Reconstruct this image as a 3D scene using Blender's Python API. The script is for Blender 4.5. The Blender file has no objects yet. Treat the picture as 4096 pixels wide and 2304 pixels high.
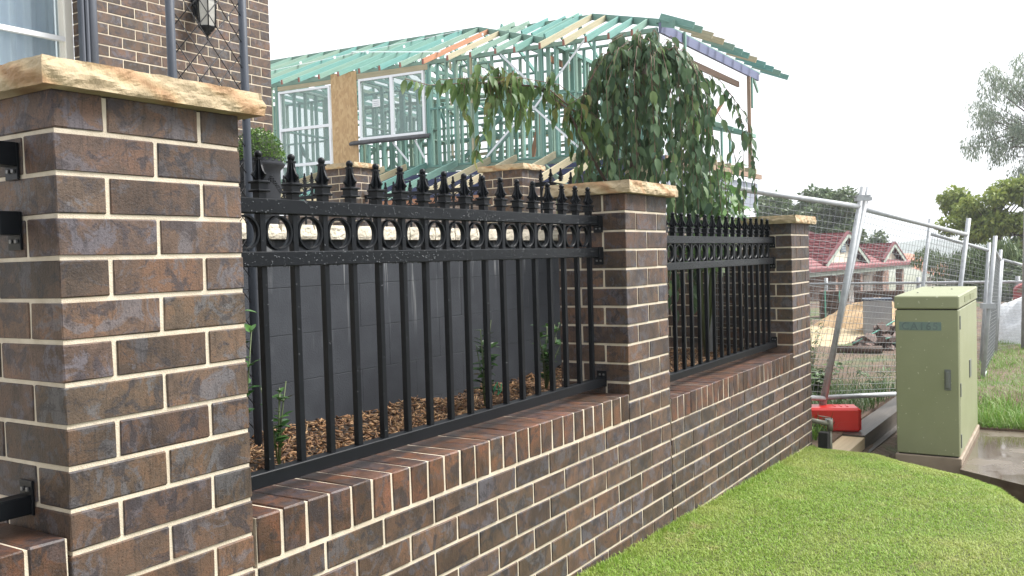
import bpy, bmesh, math, random
import numpy as np
from mathutils import Vector, Matrix, noise as mnoise

random.seed(7)
rng = np.random.default_rng(7)
R = math.radians
scene = bpy.context.scene
col = scene.collection

# ------------------------------------------------------------------ camera
CAM = Vector((-1.0381, -1.7404, -0.3665))
YAW, PITCH, ROLL = R(32.5553), R(-1.8518), R(-1.6195)
fw = Vector((math.cos(PITCH) * math.cos(YAW), math.cos(PITCH) * math.sin(YAW), math.sin(PITCH)))
rt = fw.cross(Vector((0, 0, 1))).normalized()
up = rt.cross(fw)
rt2 = math.cos(ROLL) * rt + math.sin(ROLL) * up
up2 = -math.sin(ROLL) * rt + math.cos(ROLL) * up
cd = bpy.data.cameras.new('camera')
cd.sensor_width = 36.0
cd.lens = 36.0 * 3603.0 / 4096.0
cd.clip_start = 0.05
cd.clip_end = 4000
cam = bpy.data.objects.new('camera', cd)
mw = Matrix((rt2, up2, -fw)).transposed().to_4x4()
mw.translation = CAM
cam.matrix_world = mw
col.objects.link(cam)
scene.camera = cam

# ------------------------------------------------------------------ light
SUN_EL, SUN_AZ = R(50), R(-48)          # high behind cloud, on the street side
world = bpy.data.worlds.new('World')
scene.world = world
world.use_nodes = True
wn, wl = world.node_tree.nodes, world.node_tree.links
wn.clear()
sky = wn.new('ShaderNodeTexSky')
sky.sky_type = 'NISHITA'
sky.sun_disc = False
sky.sun_elevation = SUN_EL
sky.sun_rotation = R(90) - SUN_AZ
sky.dust_density = 3.0
hs = wn.new('ShaderNodeHueSaturation'); hs.inputs['Saturation'].default_value = 0.25
mx = wn.new('ShaderNodeMixRGB'); mx.inputs[0].default_value = 0.8
mx.inputs[2].default_value = (10.3, 10.6, 11.0, 1)
bg = wn.new('ShaderNodeBackground'); bg.inputs[1].default_value = 0.062
wo = wn.new('ShaderNodeOutputWorld')
wl.new(sky.outputs[0], hs.inputs['Color'])
wl.new(hs.outputs[0], mx.inputs[1])
wl.new(mx.outputs[0], bg.inputs[0])
wl.new(bg.outputs[0], wo.inputs[0])
sd = bpy.data.lights.new('sun', 'SUN')
sd.energy = 3.5
sd.angle = R(36)
sd.color = (1.0, 0.97, 0.93)
sun = bpy.data.objects.new('sun', sd)
sdir = Vector((math.cos(SUN_EL) * math.cos(SUN_AZ), math.cos(SUN_EL) * math.sin(SUN_AZ), math.sin(SUN_EL)))
sun.rotation_euler = sdir.to_track_quat('Z', 'Y').to_euler()
sun.location = (0, 0, 30)
col.objects.link(sun)
vs = scene.view_settings
vs.view_transform = 'Standard'
vs.look = 'None'
vs.exposure = 1.35
vs.gamma = 1.0
vs.use_curve_mapping = False
scene.cycles.max_bounces = 8
scene.cycles.transparent_max_bounces = 24

# ------------------------------------------------------------------ helpers
def lin(r, g, b):
    f = lambda c: (c / 255 / 12.92) if c / 255 <= 0.04045 else ((c / 255 + 0.055) / 1.055) ** 2.4
    return (f(r), f(g), f(b), 1.0)

def new_mat(name):
    m = bpy.data.materials.new(name)
    m.use_nodes = True
    n, l = m.node_tree.nodes, m.node_tree.links
    b = n['Principled BSDF']
    return m, n, l, b

def ramp(n, stops, interp='LINEAR'):
    c = n.new('ShaderNodeValToRGB')
    c.color_ramp.interpolation = interp
    e = c.color_ramp.elements
    while len(e) < len(stops):
        e.new(0.5)
    for k, (p, v) in enumerate(stops):
        e[k].position = p
        e[k].color = v if len(v) == 4 else (*v, 1)
    return c

def mixc(n, l, fac, a, b, mode='MIX'):
    m = n.new('ShaderNodeMixRGB')
    m.blend_type = mode
    for s, v in ((0, fac), (1, a), (2, b)):
        if hasattr(v, 'links') or isinstance(v, bpy.types.NodeSocket):
            l.new(v, m.inputs[s])
        else:
            m.inputs[s].default_value = v
    return m.outputs[0]

def coords(n, l, per_object=True, scale=(1, 1, 1)):
    """object space, shifted by the object's own random so copies differ"""
    tc = n.new('ShaderNodeTexCoord')
    out = tc.outputs['Object']
    if scale != (1, 1, 1):
        mp = n.new('ShaderNodeMapping')
        mp.inputs['Scale'].default_value = scale
        l.new(out, mp.inputs[0])
        out = mp.outputs[0]
    if per_object:
        oi = n.new('ShaderNodeObjectInfo')
        ml = n.new('ShaderNodeMath'); ml.operation = 'MULTIPLY'; ml.inputs[1].default_value = 61.0
        l.new(oi.outputs['Random'], ml.inputs[0])
        va = n.new('ShaderNodeVectorMath'); va.operation = 'ADD'
        l.new(out, va.inputs[0]); l.new(ml.outputs[0], va.inputs[1])
        out = va.outputs[0]
    return out

def noise_tex(n, l, vec, scale, detail=4, rough=0.55, dist=0.0):
    t = n.new('ShaderNodeTexNoise')
    t.inputs['Scale'].default_value = scale
    t.inputs['Detail'].default_value = detail
    t.inputs['Roughness'].default_value = rough
    t.inputs['Distortion'].default_value = dist
    l.new(vec, t.inputs['Vector'])
    return t.outputs[0]

def bump(n, l, b, h, strength, dist=0.002):
    k = n.new('ShaderNodeBump')
    k.inputs['Strength'].default_value = strength
    k.inputs['Distance'].default_value = dist
    l.new(h, k.inputs['Height'])
    l.new(k.outputs[0], b.inputs['Normal'])

def vary(n, l, colour, lo=0.85, hi=1.15, island=False):
    if island:
        g = n.new('ShaderNodeNewGeometry'); src = g.outputs['Random Per Island']
    else:
        g = n.new('ShaderNodeObjectInfo'); src = g.outputs['Random']
    mr = n.new('ShaderNodeMapRange')
    mr.inputs['To Min'].default_value = lo; mr.inputs['To Max'].default_value = hi
    l.new(src, mr.inputs['Value'])
    cb = n.new('ShaderNodeVectorMath'); cb.operation = 'SCALE'
    l.new(colour, cb.inputs[0]); l.new(mr.outputs[0], cb.inputs['Scale'])
    return cb.outputs[0]

def simple(name, cols, scale=8, rough=0.6, bmp=0.2, bscale=120, per_object=True, metal=0.0, var=None,
           detail=4, stretch=(1, 1, 1), bdist=0.002, spec=0.5):
    m, n, l, b = new_mat(name)
    v = coords(n, l, per_object, stretch)
    if len(cols) == 1:
        rgb = n.new('ShaderNodeRGB'); rgb.outputs[0].default_value = cols[0]; c = rgb.outputs[0]
    else:
        nz = noise_tex(n, l, v, scale, detail)
        st = [(0.3 + 0.4 * k / (len(cols) - 1), x) for k, x in enumerate(cols)]
        r_ = ramp(n, st); l.new(nz, r_.inputs[0]); c = r_.outputs[0]
    if var:
        c = vary(n, l, c, *var)
    l.new(c, b.inputs['Base Color'])
    b.inputs['Roughness'].default_value = rough
    b.inputs['Metallic'].default_value = metal
    b.inputs['Specular IOR Level'].default_value = spec
    if bmp:
        bump(n, l, b, noise_tex(n, l, v, bscale, 3), bmp, bdist)
    return m

M = {}
# --- brick: dark brown clay with blue grey flashing, specks and drag marks
def brick_mat(name, base, patch, dark, amount, rough=0.6):
    m, n, l, b = new_mat(name)
    v = coords(n, l)
    a = noise_tex(n, l, v, 9, 8, 0.66, 0.5)
    r1 = ramp(n, [(0.36, base[0]), (0.5, base[1]), (0.62, base[2])]); l.new(a, r1.inputs[0])
    p = noise_tex(n, l, v, 12, 8, 0.70, 1.0)
    r2 = ramp(n, [(0.515, (0, 0, 0, 1)), (0.57, (amount, amount, amount, 1))]); l.new(p, r2.inputs[0])
    c = mixc(n, l, r2.outputs[0], r1.outputs[0], patch)
    sh = n.new('ShaderNodeVectorMath'); sh.operation = 'ADD'; sh.inputs[1].default_value = (7.3, 2.1, 5.7); l.new(v, sh.inputs[0])
    q = noise_tex(n, l, sh.outputs[0], 15, 8, 0.72, 0.9)
    r5 = ramp(n, [(0.525, (0, 0, 0, 1)), (0.585, (0.85, 0.85, 0.85, 1))]); l.new(q, r5.inputs[0])
    c = mixc(n, l, r5.outputs[0], c, dark)
    f = noise_tex(n, l, v, 260, 3, 0.6)
    r3 = ramp(n, [(0.33, (0.42, 0.40, 0.40, 1)), (0.45, (1, 1, 1, 1)), (0.66, (1, 1, 1, 1)), (0.74, (2.2, 1.85, 1.5, 1))])
    l.new(f, r3.inputs[0])
    c = mixc(n, l, 0.9, c, r3.outputs[0], 'MULTIPLY')
    mp = n.new('ShaderNodeMapping'); mp.inputs['Scale'].default_value = (1, 1, 0.10); l.new(v, mp.inputs[0])
    d = noise_tex(n, l, mp.outputs[0], 150, 3, 0.6)
    r4 = ramp(n, [(0.34, (0.62, 0.62, 0.62, 1)), (0.47, (1, 1, 1, 1))]); l.new(d, r4.inputs[0])
    c = mixc(n, l, 0.8, c, r4.outputs[0], 'MULTIPLY')
    oi2 = n.new('ShaderNodeObjectInfo')
    m7 = n.new('ShaderNodeMath'); m7.operation = 'MULTIPLY'; m7.inputs[1].default_value = 7.31; l.new(oi2.outputs['Random'], m7.inputs[0])
    f7 = n.new('ShaderNodeMath'); f7.operation = 'FRACT'; l.new(m7.outputs[0], f7.inputs[0])
    hue = ramp(n, [(0.0, (1.07, 0.98, 0.90, 1)), (0.35, (1.0, 1.0, 1.0, 1)), (0.6, (0.95, 1.0, 0.93, 1)), (0.8, (0.94, 0.95, 1.03, 1)), (1.0, (1.06, 0.97, 0.95, 1))]); l.new(f7.outputs[0], hue.inputs[0])
    c = mixc(n, l, 1.0, c, hue.outputs[0], 'MULTIPLY')
    c = vary(n, l, c, 0.72, 1.28)
    l.new(c, b.inputs['Base Color'])
    b.inputs['Roughness'].default_value = rough
    b.inputs['Specular IOR Level'].default_value = 0.35
    bump(n, l, b, noise_tex(n, l, v, 200, 5, 0.65), 0.5, 0.003)
    return m
M['brick'] = brick_mat('brick_clay', [(0.046, 0.030, 0.022, 1), (0.076, 0.050, 0.036, 1), (0.108, 0.062, 0.039, 1)], (0.083, 0.079, 0.089, 1), (0.033, 0.027, 0.030, 1), 0.75)
M['cap_brick'] = brick_mat('capping_brick_clay', [(0.045, 0.026, 0.018, 1), (0.080, 0.044, 0.029, 1), (0.128, 0.058, 0.034, 1)], (0.060, 0.054, 0.060, 1), (0.036, 0.027, 0.028, 1), 0.6, 0.42)
M['mortar'] = simple('mortar', [(0.43, 0.365, 0.275, 1), (0.54, 0.475, 0.375, 1)], 30, 0.85, 0.6, 300, bdist=0.003)
M['mortar_shade'] = M['mortar']

def sandstone():
    m, n, l, b = new_mat('sandstone')
    v = coords(n, l)
    mp = n.new('ShaderNodeMapping'); mp.inputs['Rotation'].default_value = (0.5, 0.9, 0.6); l.new(v, mp.inputs[0])
    w = n.new('ShaderNodeTexWave'); w.inputs['Scale'].default_value = 2.6; w.inputs['Distortion'].default_value = 5
    w.inputs['Detail'].default_value = 3; w.inputs['Detail Scale'].default_value = 1.6
    l.new(mp.outputs[0], w.inputs['Vector'])
    r1 = ramp(n, [(0.0, (0.32, 0.255, 0.16, 1)), (0.6, (0.37, 0.295, 0.185, 1)), (0.86, (0.345, 0.245, 0.135, 1)), (1.0, (0.28, 0.17, 0.085, 1))])
    l.new(w.outputs[0], r1.inputs[0])
    a = noise_tex(n, l, v, 14, 5)
    r2 = ramp(n, [(0.35, (0.8, 0.77, 0.72, 1)), (0.65, (1.12, 1.1, 1.08, 1))]); l.new(a, r2.inputs[0])
    c = mixc(n, l, 0.9, r1.outputs[0], r2.outputs[0], 'MULTIPLY')
    l.new(c, b.inputs['Base Color'])
    b.inputs['Roughness'].default_value = 0.75
    bump(n, l, b, noise_tex(n, l, v, 90, 5, 0.65), 0.6, 0.006)
    return m
M['sandstone'] = sandstone()
M['black'] = simple('black_powdercoat', [(0.0042, 0.0052, 0.0068, 1), (0.006, 0.0074, 0.0095, 1)], 20, 0.34, 0.05, 200, spec=0.15)
M['drop'] = simple('water_drop', [(0.038, 0.044, 0.051, 1)], 1, 0.2, 0, spec=0.5)
M['steel'] = simple('bolt_steel', [(0.13, 0.13, 0.13, 1)], 1, 0.35, 0, metal=0.6)

def block_paint():
    m, n, l, b = new_mat('charcoal_block_paint')
    tc = n.new('ShaderNodeNewGeometry')
    v = tc.outputs['Position']
    a = noise_tex(n, l, v, 6, 4)
    r1 = ramp(n, [(0.35, (0.029, 0.032, 0.038, 1)), (0.65, (0.039, 0.043, 0.050, 1))]); l.new(a, r1.inputs[0])
    # lime runs below the coping
    mp = n.new('ShaderNodeMapping'); mp.inputs['Scale'].default_value = (1, 1, 0.035); l.new(v, mp.inputs[0])
    s = noise_tex(n, l, mp.outputs[0], 34, 3, 0.6)
    r2 = ramp(n, [(0.56, (0, 0, 0, 1)), (0.68, (1, 1, 1, 1))]); l.new(s, r2.inputs[0])
    sx = n.new('ShaderNodeSeparateXYZ'); l.new(v, sx.inputs[0])
    mr = n.new('ShaderNodeMapRange'); mr.inputs['From Min'].default_value = -0.75; mr.inputs['From Max'].default_value = -0.35
    l.new(sx.outputs[2], mr.inputs['Value'])
    big = noise_tex(n, l, v, 2.3, 2)
    rb = ramp(n, [(0.46, (0, 0, 0, 1)), (0.58, (0.7, 0.7, 0.7, 1))]); l.new(big, rb.inputs[0])
    k1 = n.new('ShaderNodeMath'); k1.operation = 'MULTIPLY'; l.new(r2.outputs[0], k1.inputs[0]); l.new(mr.outputs[0], k1.inputs[1])
    k2 = n.new('ShaderNodeMath'); k2.operation = 'MULTIPLY'; l.new(k1.outputs[0], k2.inputs[0]); l.new(rb.outputs[0], k2.inputs[1])
    c = mixc(n, l, k2.outputs[0], r1.outputs[0], (0.40, 0.41, 0.41, 1))
    l.new(c, b.inputs['Base Color'])
    b.inputs['Roughness'].default_value = 0.65
    b.inputs['Specular IOR Level'].default_value = 0.2
    bump(n, l, b, noise_tex(n, l, v, 130, 4, 0.6), 0.55, 0.004)
    return m
M['block'] = block_paint()
M['coping'] = simple('cream_split_stone', [(0.40, 0.36, 0.28, 1), (0.55, 0.50, 0.41, 1)], 18, 0.85, 0.9, 60, bdist=0.01)
M['soil'] = simple('wet_soil', [(0.020, 0.013, 0.009, 1), (0.045, 0.030, 0.020, 1)], 12, 0.8, 0.8, 40, bdist=0.01)

def island_mat(name, stops, rough=0.6, translucent=0.0, noise_cols=None, spec=0.4):
    m, n, l, b = new_mat(name)
    g = n.new('ShaderNodeNewGeometry')
    oi = n.new('ShaderNodeObjectInfo')
    ad = n.new('ShaderNodeMath'); ad.operation = 'ADD'
    l.new(g.outputs['Random Per Island'], ad.inputs[0]); l.new(oi.outputs['Random'], ad.inputs[1])
    fr = n.new('ShaderNodeMath'); fr.operation = 'FRACT'; l.new(ad.outputs[0], fr.inputs[0])
    r_ = ramp(n, [(k / max(1, len(stops) - 1), s) for k, s in enumerate(stops)])
    l.new(fr.outputs[0], r_.inputs[0])
    c = r_.outputs[0]
    if noise_cols:
        nz = noise_tex(n, l, g.outputs['Position'], noise_cols[0], 4, 0.6)
        r2 = ramp(n, [(0.42, (0, 0, 0, 1)), (0.66, (1, 1, 1, 1))]); l.new(nz, r2.inputs[0])
        c = mixc(n, l, r2.outputs[0], c, noise_cols[1])
        if len(noise_cols) > 2:
            nz2 = noise_tex(n, l, g.outputs['Position'], noise_cols[2], 6, 0.7)
            r6 = ramp(n, [(0.60, (0, 0, 0, 1)), (0.72, (0.85, 0.85, 0.85, 1))]); l.new(nz2, r6.inputs[0])
            c = mixc(n, l, r6.outputs[0], c, noise_cols[3])
    l.new(c, b.inputs['Base Color'])
    b.inputs['Roughness'].default_value = rough
    b.inputs['Specular IOR Level'].default_value = spec
    if translucent:
        t = n.new('ShaderNodeBsdfTranslucent'); l.new(c, t.inputs[0])
        ms = n.new('ShaderNodeMixShader'); ms.inputs[0].default_value = translucent
        l.new(b.outputs[0], ms.inputs[1]); l.new(t.outputs[0], ms.inputs[2])
        l.new(ms.outputs[0], n['Material Output'].inputs[0])
    return m
M['mulch'] = island_mat('wood_mulch', [(0.026, 0.014, 0.009, 1), (0.10, 0.046, 0.020, 1), (0.21, 0.105, 0.042, 1), (0.32, 0.20, 0.10, 1), (0.045, 0.024, 0.015, 1)], 0.7)
M['leaf_weep'] = island_mat('weeping_leaf', [(0.046, 0.088, 0.048, 1), (0.070, 0.124, 0.064, 1), (0.102, 0.165, 0.078, 1), (0.058, 0.106, 0.064, 1), (0.17, 0.24, 0.095, 1)], 0.55, 0.3, spec=0.3)
M['leaf_weep_light'] = island_mat('weeping_leaf_light', [(0.06, 0.115, 0.04, 1), (0.09, 0.155, 0.05, 1), (0.13, 0.20, 0.065, 1), (0.075, 0.13, 0.05, 1), (0.20, 0.19, 0.06, 1)], 0.5, 0.35, spec=0.3)
M['leaf_maple'] = island_mat('maple_leaf', [(0.08, 0.18, 0.045, 1), (0.13, 0.25, 0.06, 1), (0.10, 0.20, 0.075, 1), (0.20, 0.31, 0.06, 1)], 0.45, 0.35)
M['leaf_box'] = island_mat('box_leaf', [(0.035, 0.09, 0.018, 1), (0.07, 0.15, 0.025, 1), (0.12, 0.21, 0.04, 1), (0.05, 0.11, 0.02, 1)], 0.4, 0.2)
M['leaf_camellia'] = island_mat('glossy_leaf', [(0.02, 0.055, 0.018, 1), (0.035, 0.09, 0.024, 1), (0.06, 0.14, 0.03, 1)], 0.25, 0.15)
M['leaf_gum'] = island_mat('gum_leaf', [(0.065, 0.11, 0.042, 1), (0.10, 0.15, 0.06, 1), (0.145, 0.19, 0.075, 1), (0.075, 0.125, 0.06, 1)], 0.5, 0.2)
M['leaf_pepper'] = island_mat('hazed_grey_green_leaf', [(0.19, 0.25, 0.19, 1), (0.26, 0.32, 0.24, 1), (0.33, 0.37, 0.26, 1)], 0.5, 0.25)  # leaf tones paled, putting distance haze into the colour
M['leaf_yellow'] = island_mat('yellow_green_leaf', [(0.15, 0.21, 0.04, 1), (0.23, 0.29, 0.06, 1), (0.31, 0.36, 0.08, 1), (0.13, 0.19, 0.045, 1)], 0.5, 0.3)
M['leaf_weed'] = island_mat('weed_leaf', [(0.032, 0.075, 0.018, 1), (0.055, 0.11, 0.026, 1), (0.085, 0.13, 0.036, 1)], 0.5, 0.25)
M['bark'] = simple('bark', [(0.05, 0.032, 0.024, 1), (0.10, 0.065, 0.048, 1)], 20, 0.8, 0.5, 60, stretch=(1, 1, 0.3))
M['twig'] = simple('red_twig', [(0.10, 0.055, 0.038, 1), (0.15, 0.085, 0.055, 1)], 10, 0.6, 0)
M['stem_green'] = simple('green_stem', [(0.07, 0.10, 0.03, 1)], 1, 0.5, 0)
M['turf'] = island_mat('turf_blade', [(0.135, 0.250, 0.020, 1), (0.190, 0.320, 0.030, 1), (0.255, 0.375, 0.048, 1), (0.15, 0.270, 0.022, 1), (0.37, 0.43, 0.125, 1)], 0.55, 0.3,
                       (1.9, (0.31, 0.36, 0.085, 1), 5.5, (0.40, 0.36, 0.15, 1)))
M['long_grass'] = island_mat('long_grass_blade', [(0.09, 0.20, 0.022, 1), (0.13, 0.26, 0.034, 1), (0.18, 0.30, 0.055, 1), (0.22, 0.27, 0.08, 1)], 0.5, 0.3)

def timber_mat(name, cols, streak):
    m, n, l, b = new_mat(name)
    v = coords(n, l, True, (1, 1, 1))
    oi = n.new('ShaderNodeObjectInfo')
    r_ = ramp(n, [(k / (len(cols) - 1), c) for k, c in enumerate(cols)]); l.new(oi.outputs['Random'], r_.inputs[0])
    a = noise_tex(n, l, v, 5, 4)
    r2 = ramp(n, [(0.35, (0.8, 0.85, 0.85, 1)), (0.65, (1.15, 1.08, 1.05, 1))]); l.new(a, r2.inputs[0])
    c = mixc(n, l, 0.9, r_.outputs[0], r2.outputs[0], 'MULTIPLY')
    l.new(c, b.inputs['Base Color'])
    b.inputs['Roughness'].default_value = 0.75
    return m
M['teal'] = timber_mat('treated_teal_timber', [(0.120, 0.250, 0.215, 1), (0.145, 0.285, 0.250, 1), (0.195, 0.305, 0.245, 1), (0.110, 0.255, 0.230, 1), (0.24, 0.315, 0.235, 1)], 0)
M['teal_roof'] = timber_mat('treated_roof_timber', [(0.120, 0.255, 0.215, 1), (0.100, 0.260, 0.240, 1), (0.175, 0.265, 0.210, 1), (0.135, 0.260, 0.215, 1)], 0)
M['pine'] = timber_mat('pine_timber', [(0.34, 0.30, 0.185, 1), (0.39, 0.345, 0.235, 1), (0.31, 0.29, 0.19, 1)], 0)
M['orange_pine'] = timber_mat('orange_timber', [(0.40, 0.165, 0.085, 1), (0.36, 0.19, 0.11, 1)], 0)
M['brown_timber'] = timber_mat('brown_timber', [(0.24, 0.165, 0.12, 1), (0.28, 0.19, 0.135, 1)], 0)
M['end_grain'] = simple('painted_timber_end', [(0.22, 0.085, 0.06, 1)], 1, 0.7, 0)
M['lvl'] = simple('blue_lvl_beam', [(0.11, 0.125, 0.215, 1), (0.135, 0.15, 0.245, 1)], 3, 0.6, 0)
M['navy'] = simple('navy_wrap', [(0.03, 0.045, 0.12, 1), (0.045, 0.06, 0.15, 1)], 3, 0.6, 0)
M['brace'] = simple('galvanised_strap', [(0.60, 0.63, 0.65, 1)], 1, 0.4, 0, metal=0.3)
def osb():
    m, n, l, b = new_mat('strand_board')
    v = coords(n, l, False, (1, 1, 0.45))
    t = n.new('ShaderNodeTexVoronoi'); t.inputs['Scale'].default_value = 26
    l.new(mixc(n, l, 0.12, v, n.new('ShaderNodeTexNoise').outputs['Color']), t.inputs['Vector'])
    r_ = ramp(n, [(0.0, (0.38, 0.235, 0.105, 1)), (0.5, (0.46, 0.30, 0.14, 1)), (1.0, (0.52, 0.36, 0.185, 1))])
    sp = n.new('ShaderNodeSeparateColor'); l.new(t.outputs['Color'], sp.inputs[0]); l.new(sp.outputs[0], r_.inputs[0])
    l.new(r_.outputs[0], b.inputs['Base Color']); b.inputs['Roughness'].default_value = 0.7
    return m
M['osb'] = osb()
M['white_ali'] = simple('white_aluminium', [(0.75, 0.77, 0.80, 1)], 1, 0.4, 0)
M['cream_frame'] = simple('cream_frame', [(0.72, 0.71, 0.66, 1)], 1, 0.45, 0)
def glass_mat(name, tint, clear):
    m, n, l, b = new_mat(name)
    b.inputs['Base Color'].default_value = tint
    b.inputs['Roughness'].default_value = 0.05
    t = n.new('ShaderNodeBsdfTransparent'); t.inputs[0].default_value = (0.93, 0.97, 0.96, 1)
    ms = n.new('ShaderNodeMixShader'); ms.inputs[0].default_value = clear
    l.new(b.outputs[0], ms.inputs[1]); l.new(t.outputs[0], ms.inputs[2]); l.new(ms.outputs[0], n['Material Output'].inputs[0])
    return m
M['glass'] = glass_mat('window_glass', (0.30, 0.36, 0.36, 1), 0.72)  # milky tint stands in for pale reflections on the panes
M['glass_house'] = glass_mat('house_window_glass', (0.20, 0.24, 0.30, 1), 0.72)
M['lamp_glass'] = simple('frosted_lamp_glass', [(0.24, 0.235, 0.215, 1), (0.34, 0.335, 0.305, 1)], 12, 0.25, 0)
M['curtain'] = simple('sheer_curtain', [(0.50, 0.56, 0.66, 1), (0.62, 0.67, 0.74, 1)], 3, 0.8, 0, stretch=(1, 1, 0.1))
M['slate'] = simple('slate_blue_steel', [(0.052, 0.060, 0.078, 1), (0.064, 0.072, 0.090, 1)], 6, 0.5, 0.1, 200)
M['trellis'] = simple('slate_grey_paint', [(0.044, 0.052, 0.067, 1), (0.058, 0.066, 0.082, 1)], 6, 0.5, 0.35, 160, spec=0.2)
M['wire_dark'] = simple('dark_wire', [(0.010, 0.009, 0.011, 1)], 1, 0.5, 0)
M['galv'] = simple('galvanised_steel', [(0.27, 0.285, 0.30, 1), (0.38, 0.40, 0.42, 1)], 14, 0.5, 0.1, 90, metal=0.1)
M['wire_galv'] = simple('galvanised_wire', [(0.23, 0.245, 0.25, 1)], 1, 0.5, 0)
M['pot'] = simple('charcoal_pot', [(0.016, 0.018, 0.022, 1), (0.024, 0.026, 0.031, 1)], 8, 0.8, 0.15, 120, spec=0.12)
def cabinet_mat():
    m, n, l, b = new_mat('olive_cabinet_paint')
    v = coords(n, l, False)
    a = noise_tex(n, l, v, 3, 4)
    r1 = ramp(n, [(0.3, (0.205, 0.220, 0.122, 1)), (0.7, (0.235, 0.250, 0.145, 1))]); l.new(a, r1.inputs[0])
    f = noise_tex(n, l, v, 34, 2)
    r2 = ramp(n, [(0.69, (0, 0, 0, 1)), (0.705, (0.6, 0.6, 0.6, 1))]); l.new(f, r2.inputs[0])
    c = mixc(n, l, r2.outputs[0], r1.outputs[0], (0.42, 0.43, 0.32, 1))
    l.new(c, b.inputs['Base Color']); b.inputs['Roughness'].default_value = 0.5
    bump(n, l, b, noise_tex(n, l, v, 400, 2), 0.12, 0.001)
    return m
M['cabinet'] = cabinet_mat()
M['cabinet_label'] = simple('faded_teal_label', [(0.10, 0.155, 0.14, 1), (0.15, 0.205, 0.18, 1)], 14, 0.6, 0)
M['cabinet_text'] = simple('faded_letters', [(0.065, 0.095, 0.09, 1), (0.12, 0.16, 0.15, 1)], 16, 0.6, 0)
M['dark_gap'] = simple('dark_gap', [(0.012, 0.012, 0.010, 1)], 1, 0.9, 0)
M['grey_handle'] = simple('grey_handle', [(0.12, 0.13, 0.115, 1)], 1, 0.5, 0)
M['concrete'] = simple('concrete', [(0.20, 0.155, 0.11, 1), (0.30, 0.24, 0.18, 1)], 5, 0.7, 0.3, 60)
def wet_slab():
    m, n, l, b = new_mat('wet_concrete')
    v = coords(n, l, False)
    a = noise_tex(n, l, v, 2.2, 4)
    r1 = ramp(n, [(0.38, (0.070, 0.050, 0.034, 1)), (0.62, (0.125, 0.100, 0.077, 1))]); l.new(a, r1.inputs[0])
    l.new(r1.outputs[0], b.inputs['Base Color'])
    r2 = ramp(n, [(0.46, (0.06, 0.06, 0.06, 1)), (0.6, (0.36, 0.36, 0.36, 1))]); l.new(a, r2.inputs[0])
    l.new(r2.outputs[0], b.inputs['Roughness'])
    return m
M['wet_slab'] = wet_slab()
M['red_plastic'] = simple('red_plastic', [(0.52, 0.016, 0.012, 1), (0.60, 0.022, 0.016, 1)], 6, 0.32, 0.1, 60)
M['sleeper'] = simple('sawn_sleeper', [(0.46, 0.36, 0.22, 1), (0.56, 0.45, 0.29, 1)], 6, 0.6, 0.3, 60, stretch=(0.15, 1, 1))
M['sleeper_dark'] = simple('wet_dark_sleeper', [(0.045, 0.038, 0.032, 1), (0.085, 0.072, 0.06, 1)], 6, 0.45, 0.4, 50)
M['sand'] = simple('yellow_sand', [(0.27, 0.175, 0.09, 1), (0.37, 0.26, 0.145, 1)], 3, 0.9, 0.6, 20, False, bdist=0.03)
M['sand_pale'] = simple('pale_sand', [(0.34, 0.265, 0.16, 1), (0.42, 0.335, 0.21, 1)], 3, 0.9, 0.4, 20, False, bdist=0.03)
def dirt():
    m, n, l, b = new_mat('building_site_dirt')
    g = n.new('ShaderNodeNewGeometry'); v = g.outputs['Position']
    a = noise_tex(n, l, v, 0.9, 5, 0.6)
    r1 = ramp(n, [(0.42, (0.095, 0.057, 0.038, 1)), (0.55, (0.125, 0.085, 0.055, 1)), (0.66, (0.07, 0.10, 0.034, 1))]); l.new(a, r1.inputs[0])
    f = noise_tex(n, l, v, 14, 4)
    r2 = ramp(n, [(0.3, (0.6, 0.6, 0.6, 1)), (0.7, (1.25, 1.25, 1.2, 1))]); l.new(f, r2.inputs[0])
    l.new(mixc(n, l, 0.9, r1.outputs[0], r2.outputs[0], 'MULTIPLY'), b.inputs['Base Color'])
    b.inputs['Roughness'].default_value = 0.85
    bump(n, l, b, f, 0.8, 0.04)
    return m
M['dirt'] = dirt()
M['tile'] = simple('red_concrete_tile', [(0.135, 0.016, 0.022, 1), (0.185, 0.028, 0.032, 1)], 2, 0.6, 0, var=(0.88, 1.12))
M['fascia'] = simple('maroon_gutter', [(0.13, 0.022, 0.028, 1)], 1, 0.45, 0)
M['sage'] = simple('sage_trim', [(0.33, 0.38, 0.33, 1)], 1, 0.6, 0)
M['render'] = simple('cream_gable_board', [(0.70, 0.66, 0.54, 1)], 1, 0.8, 0)
M['vent'] = simple('blue_grey_vent', [(0.16, 0.22, 0.27, 1)], 1, 0.6, 0)
M['vent_slat'] = simple('pale_vent_slat', [(0.50, 0.55, 0.58, 1)], 1, 0.6, 0)
M['shade'] = simple('dark_recess', [(0.03, 0.03, 0.035, 1)], 1, 0.8, 0)
M['awning'] = simple('pale_blind', [(0.62, 0.58, 0.54, 1)], 1, 0.8, 0)
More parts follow.
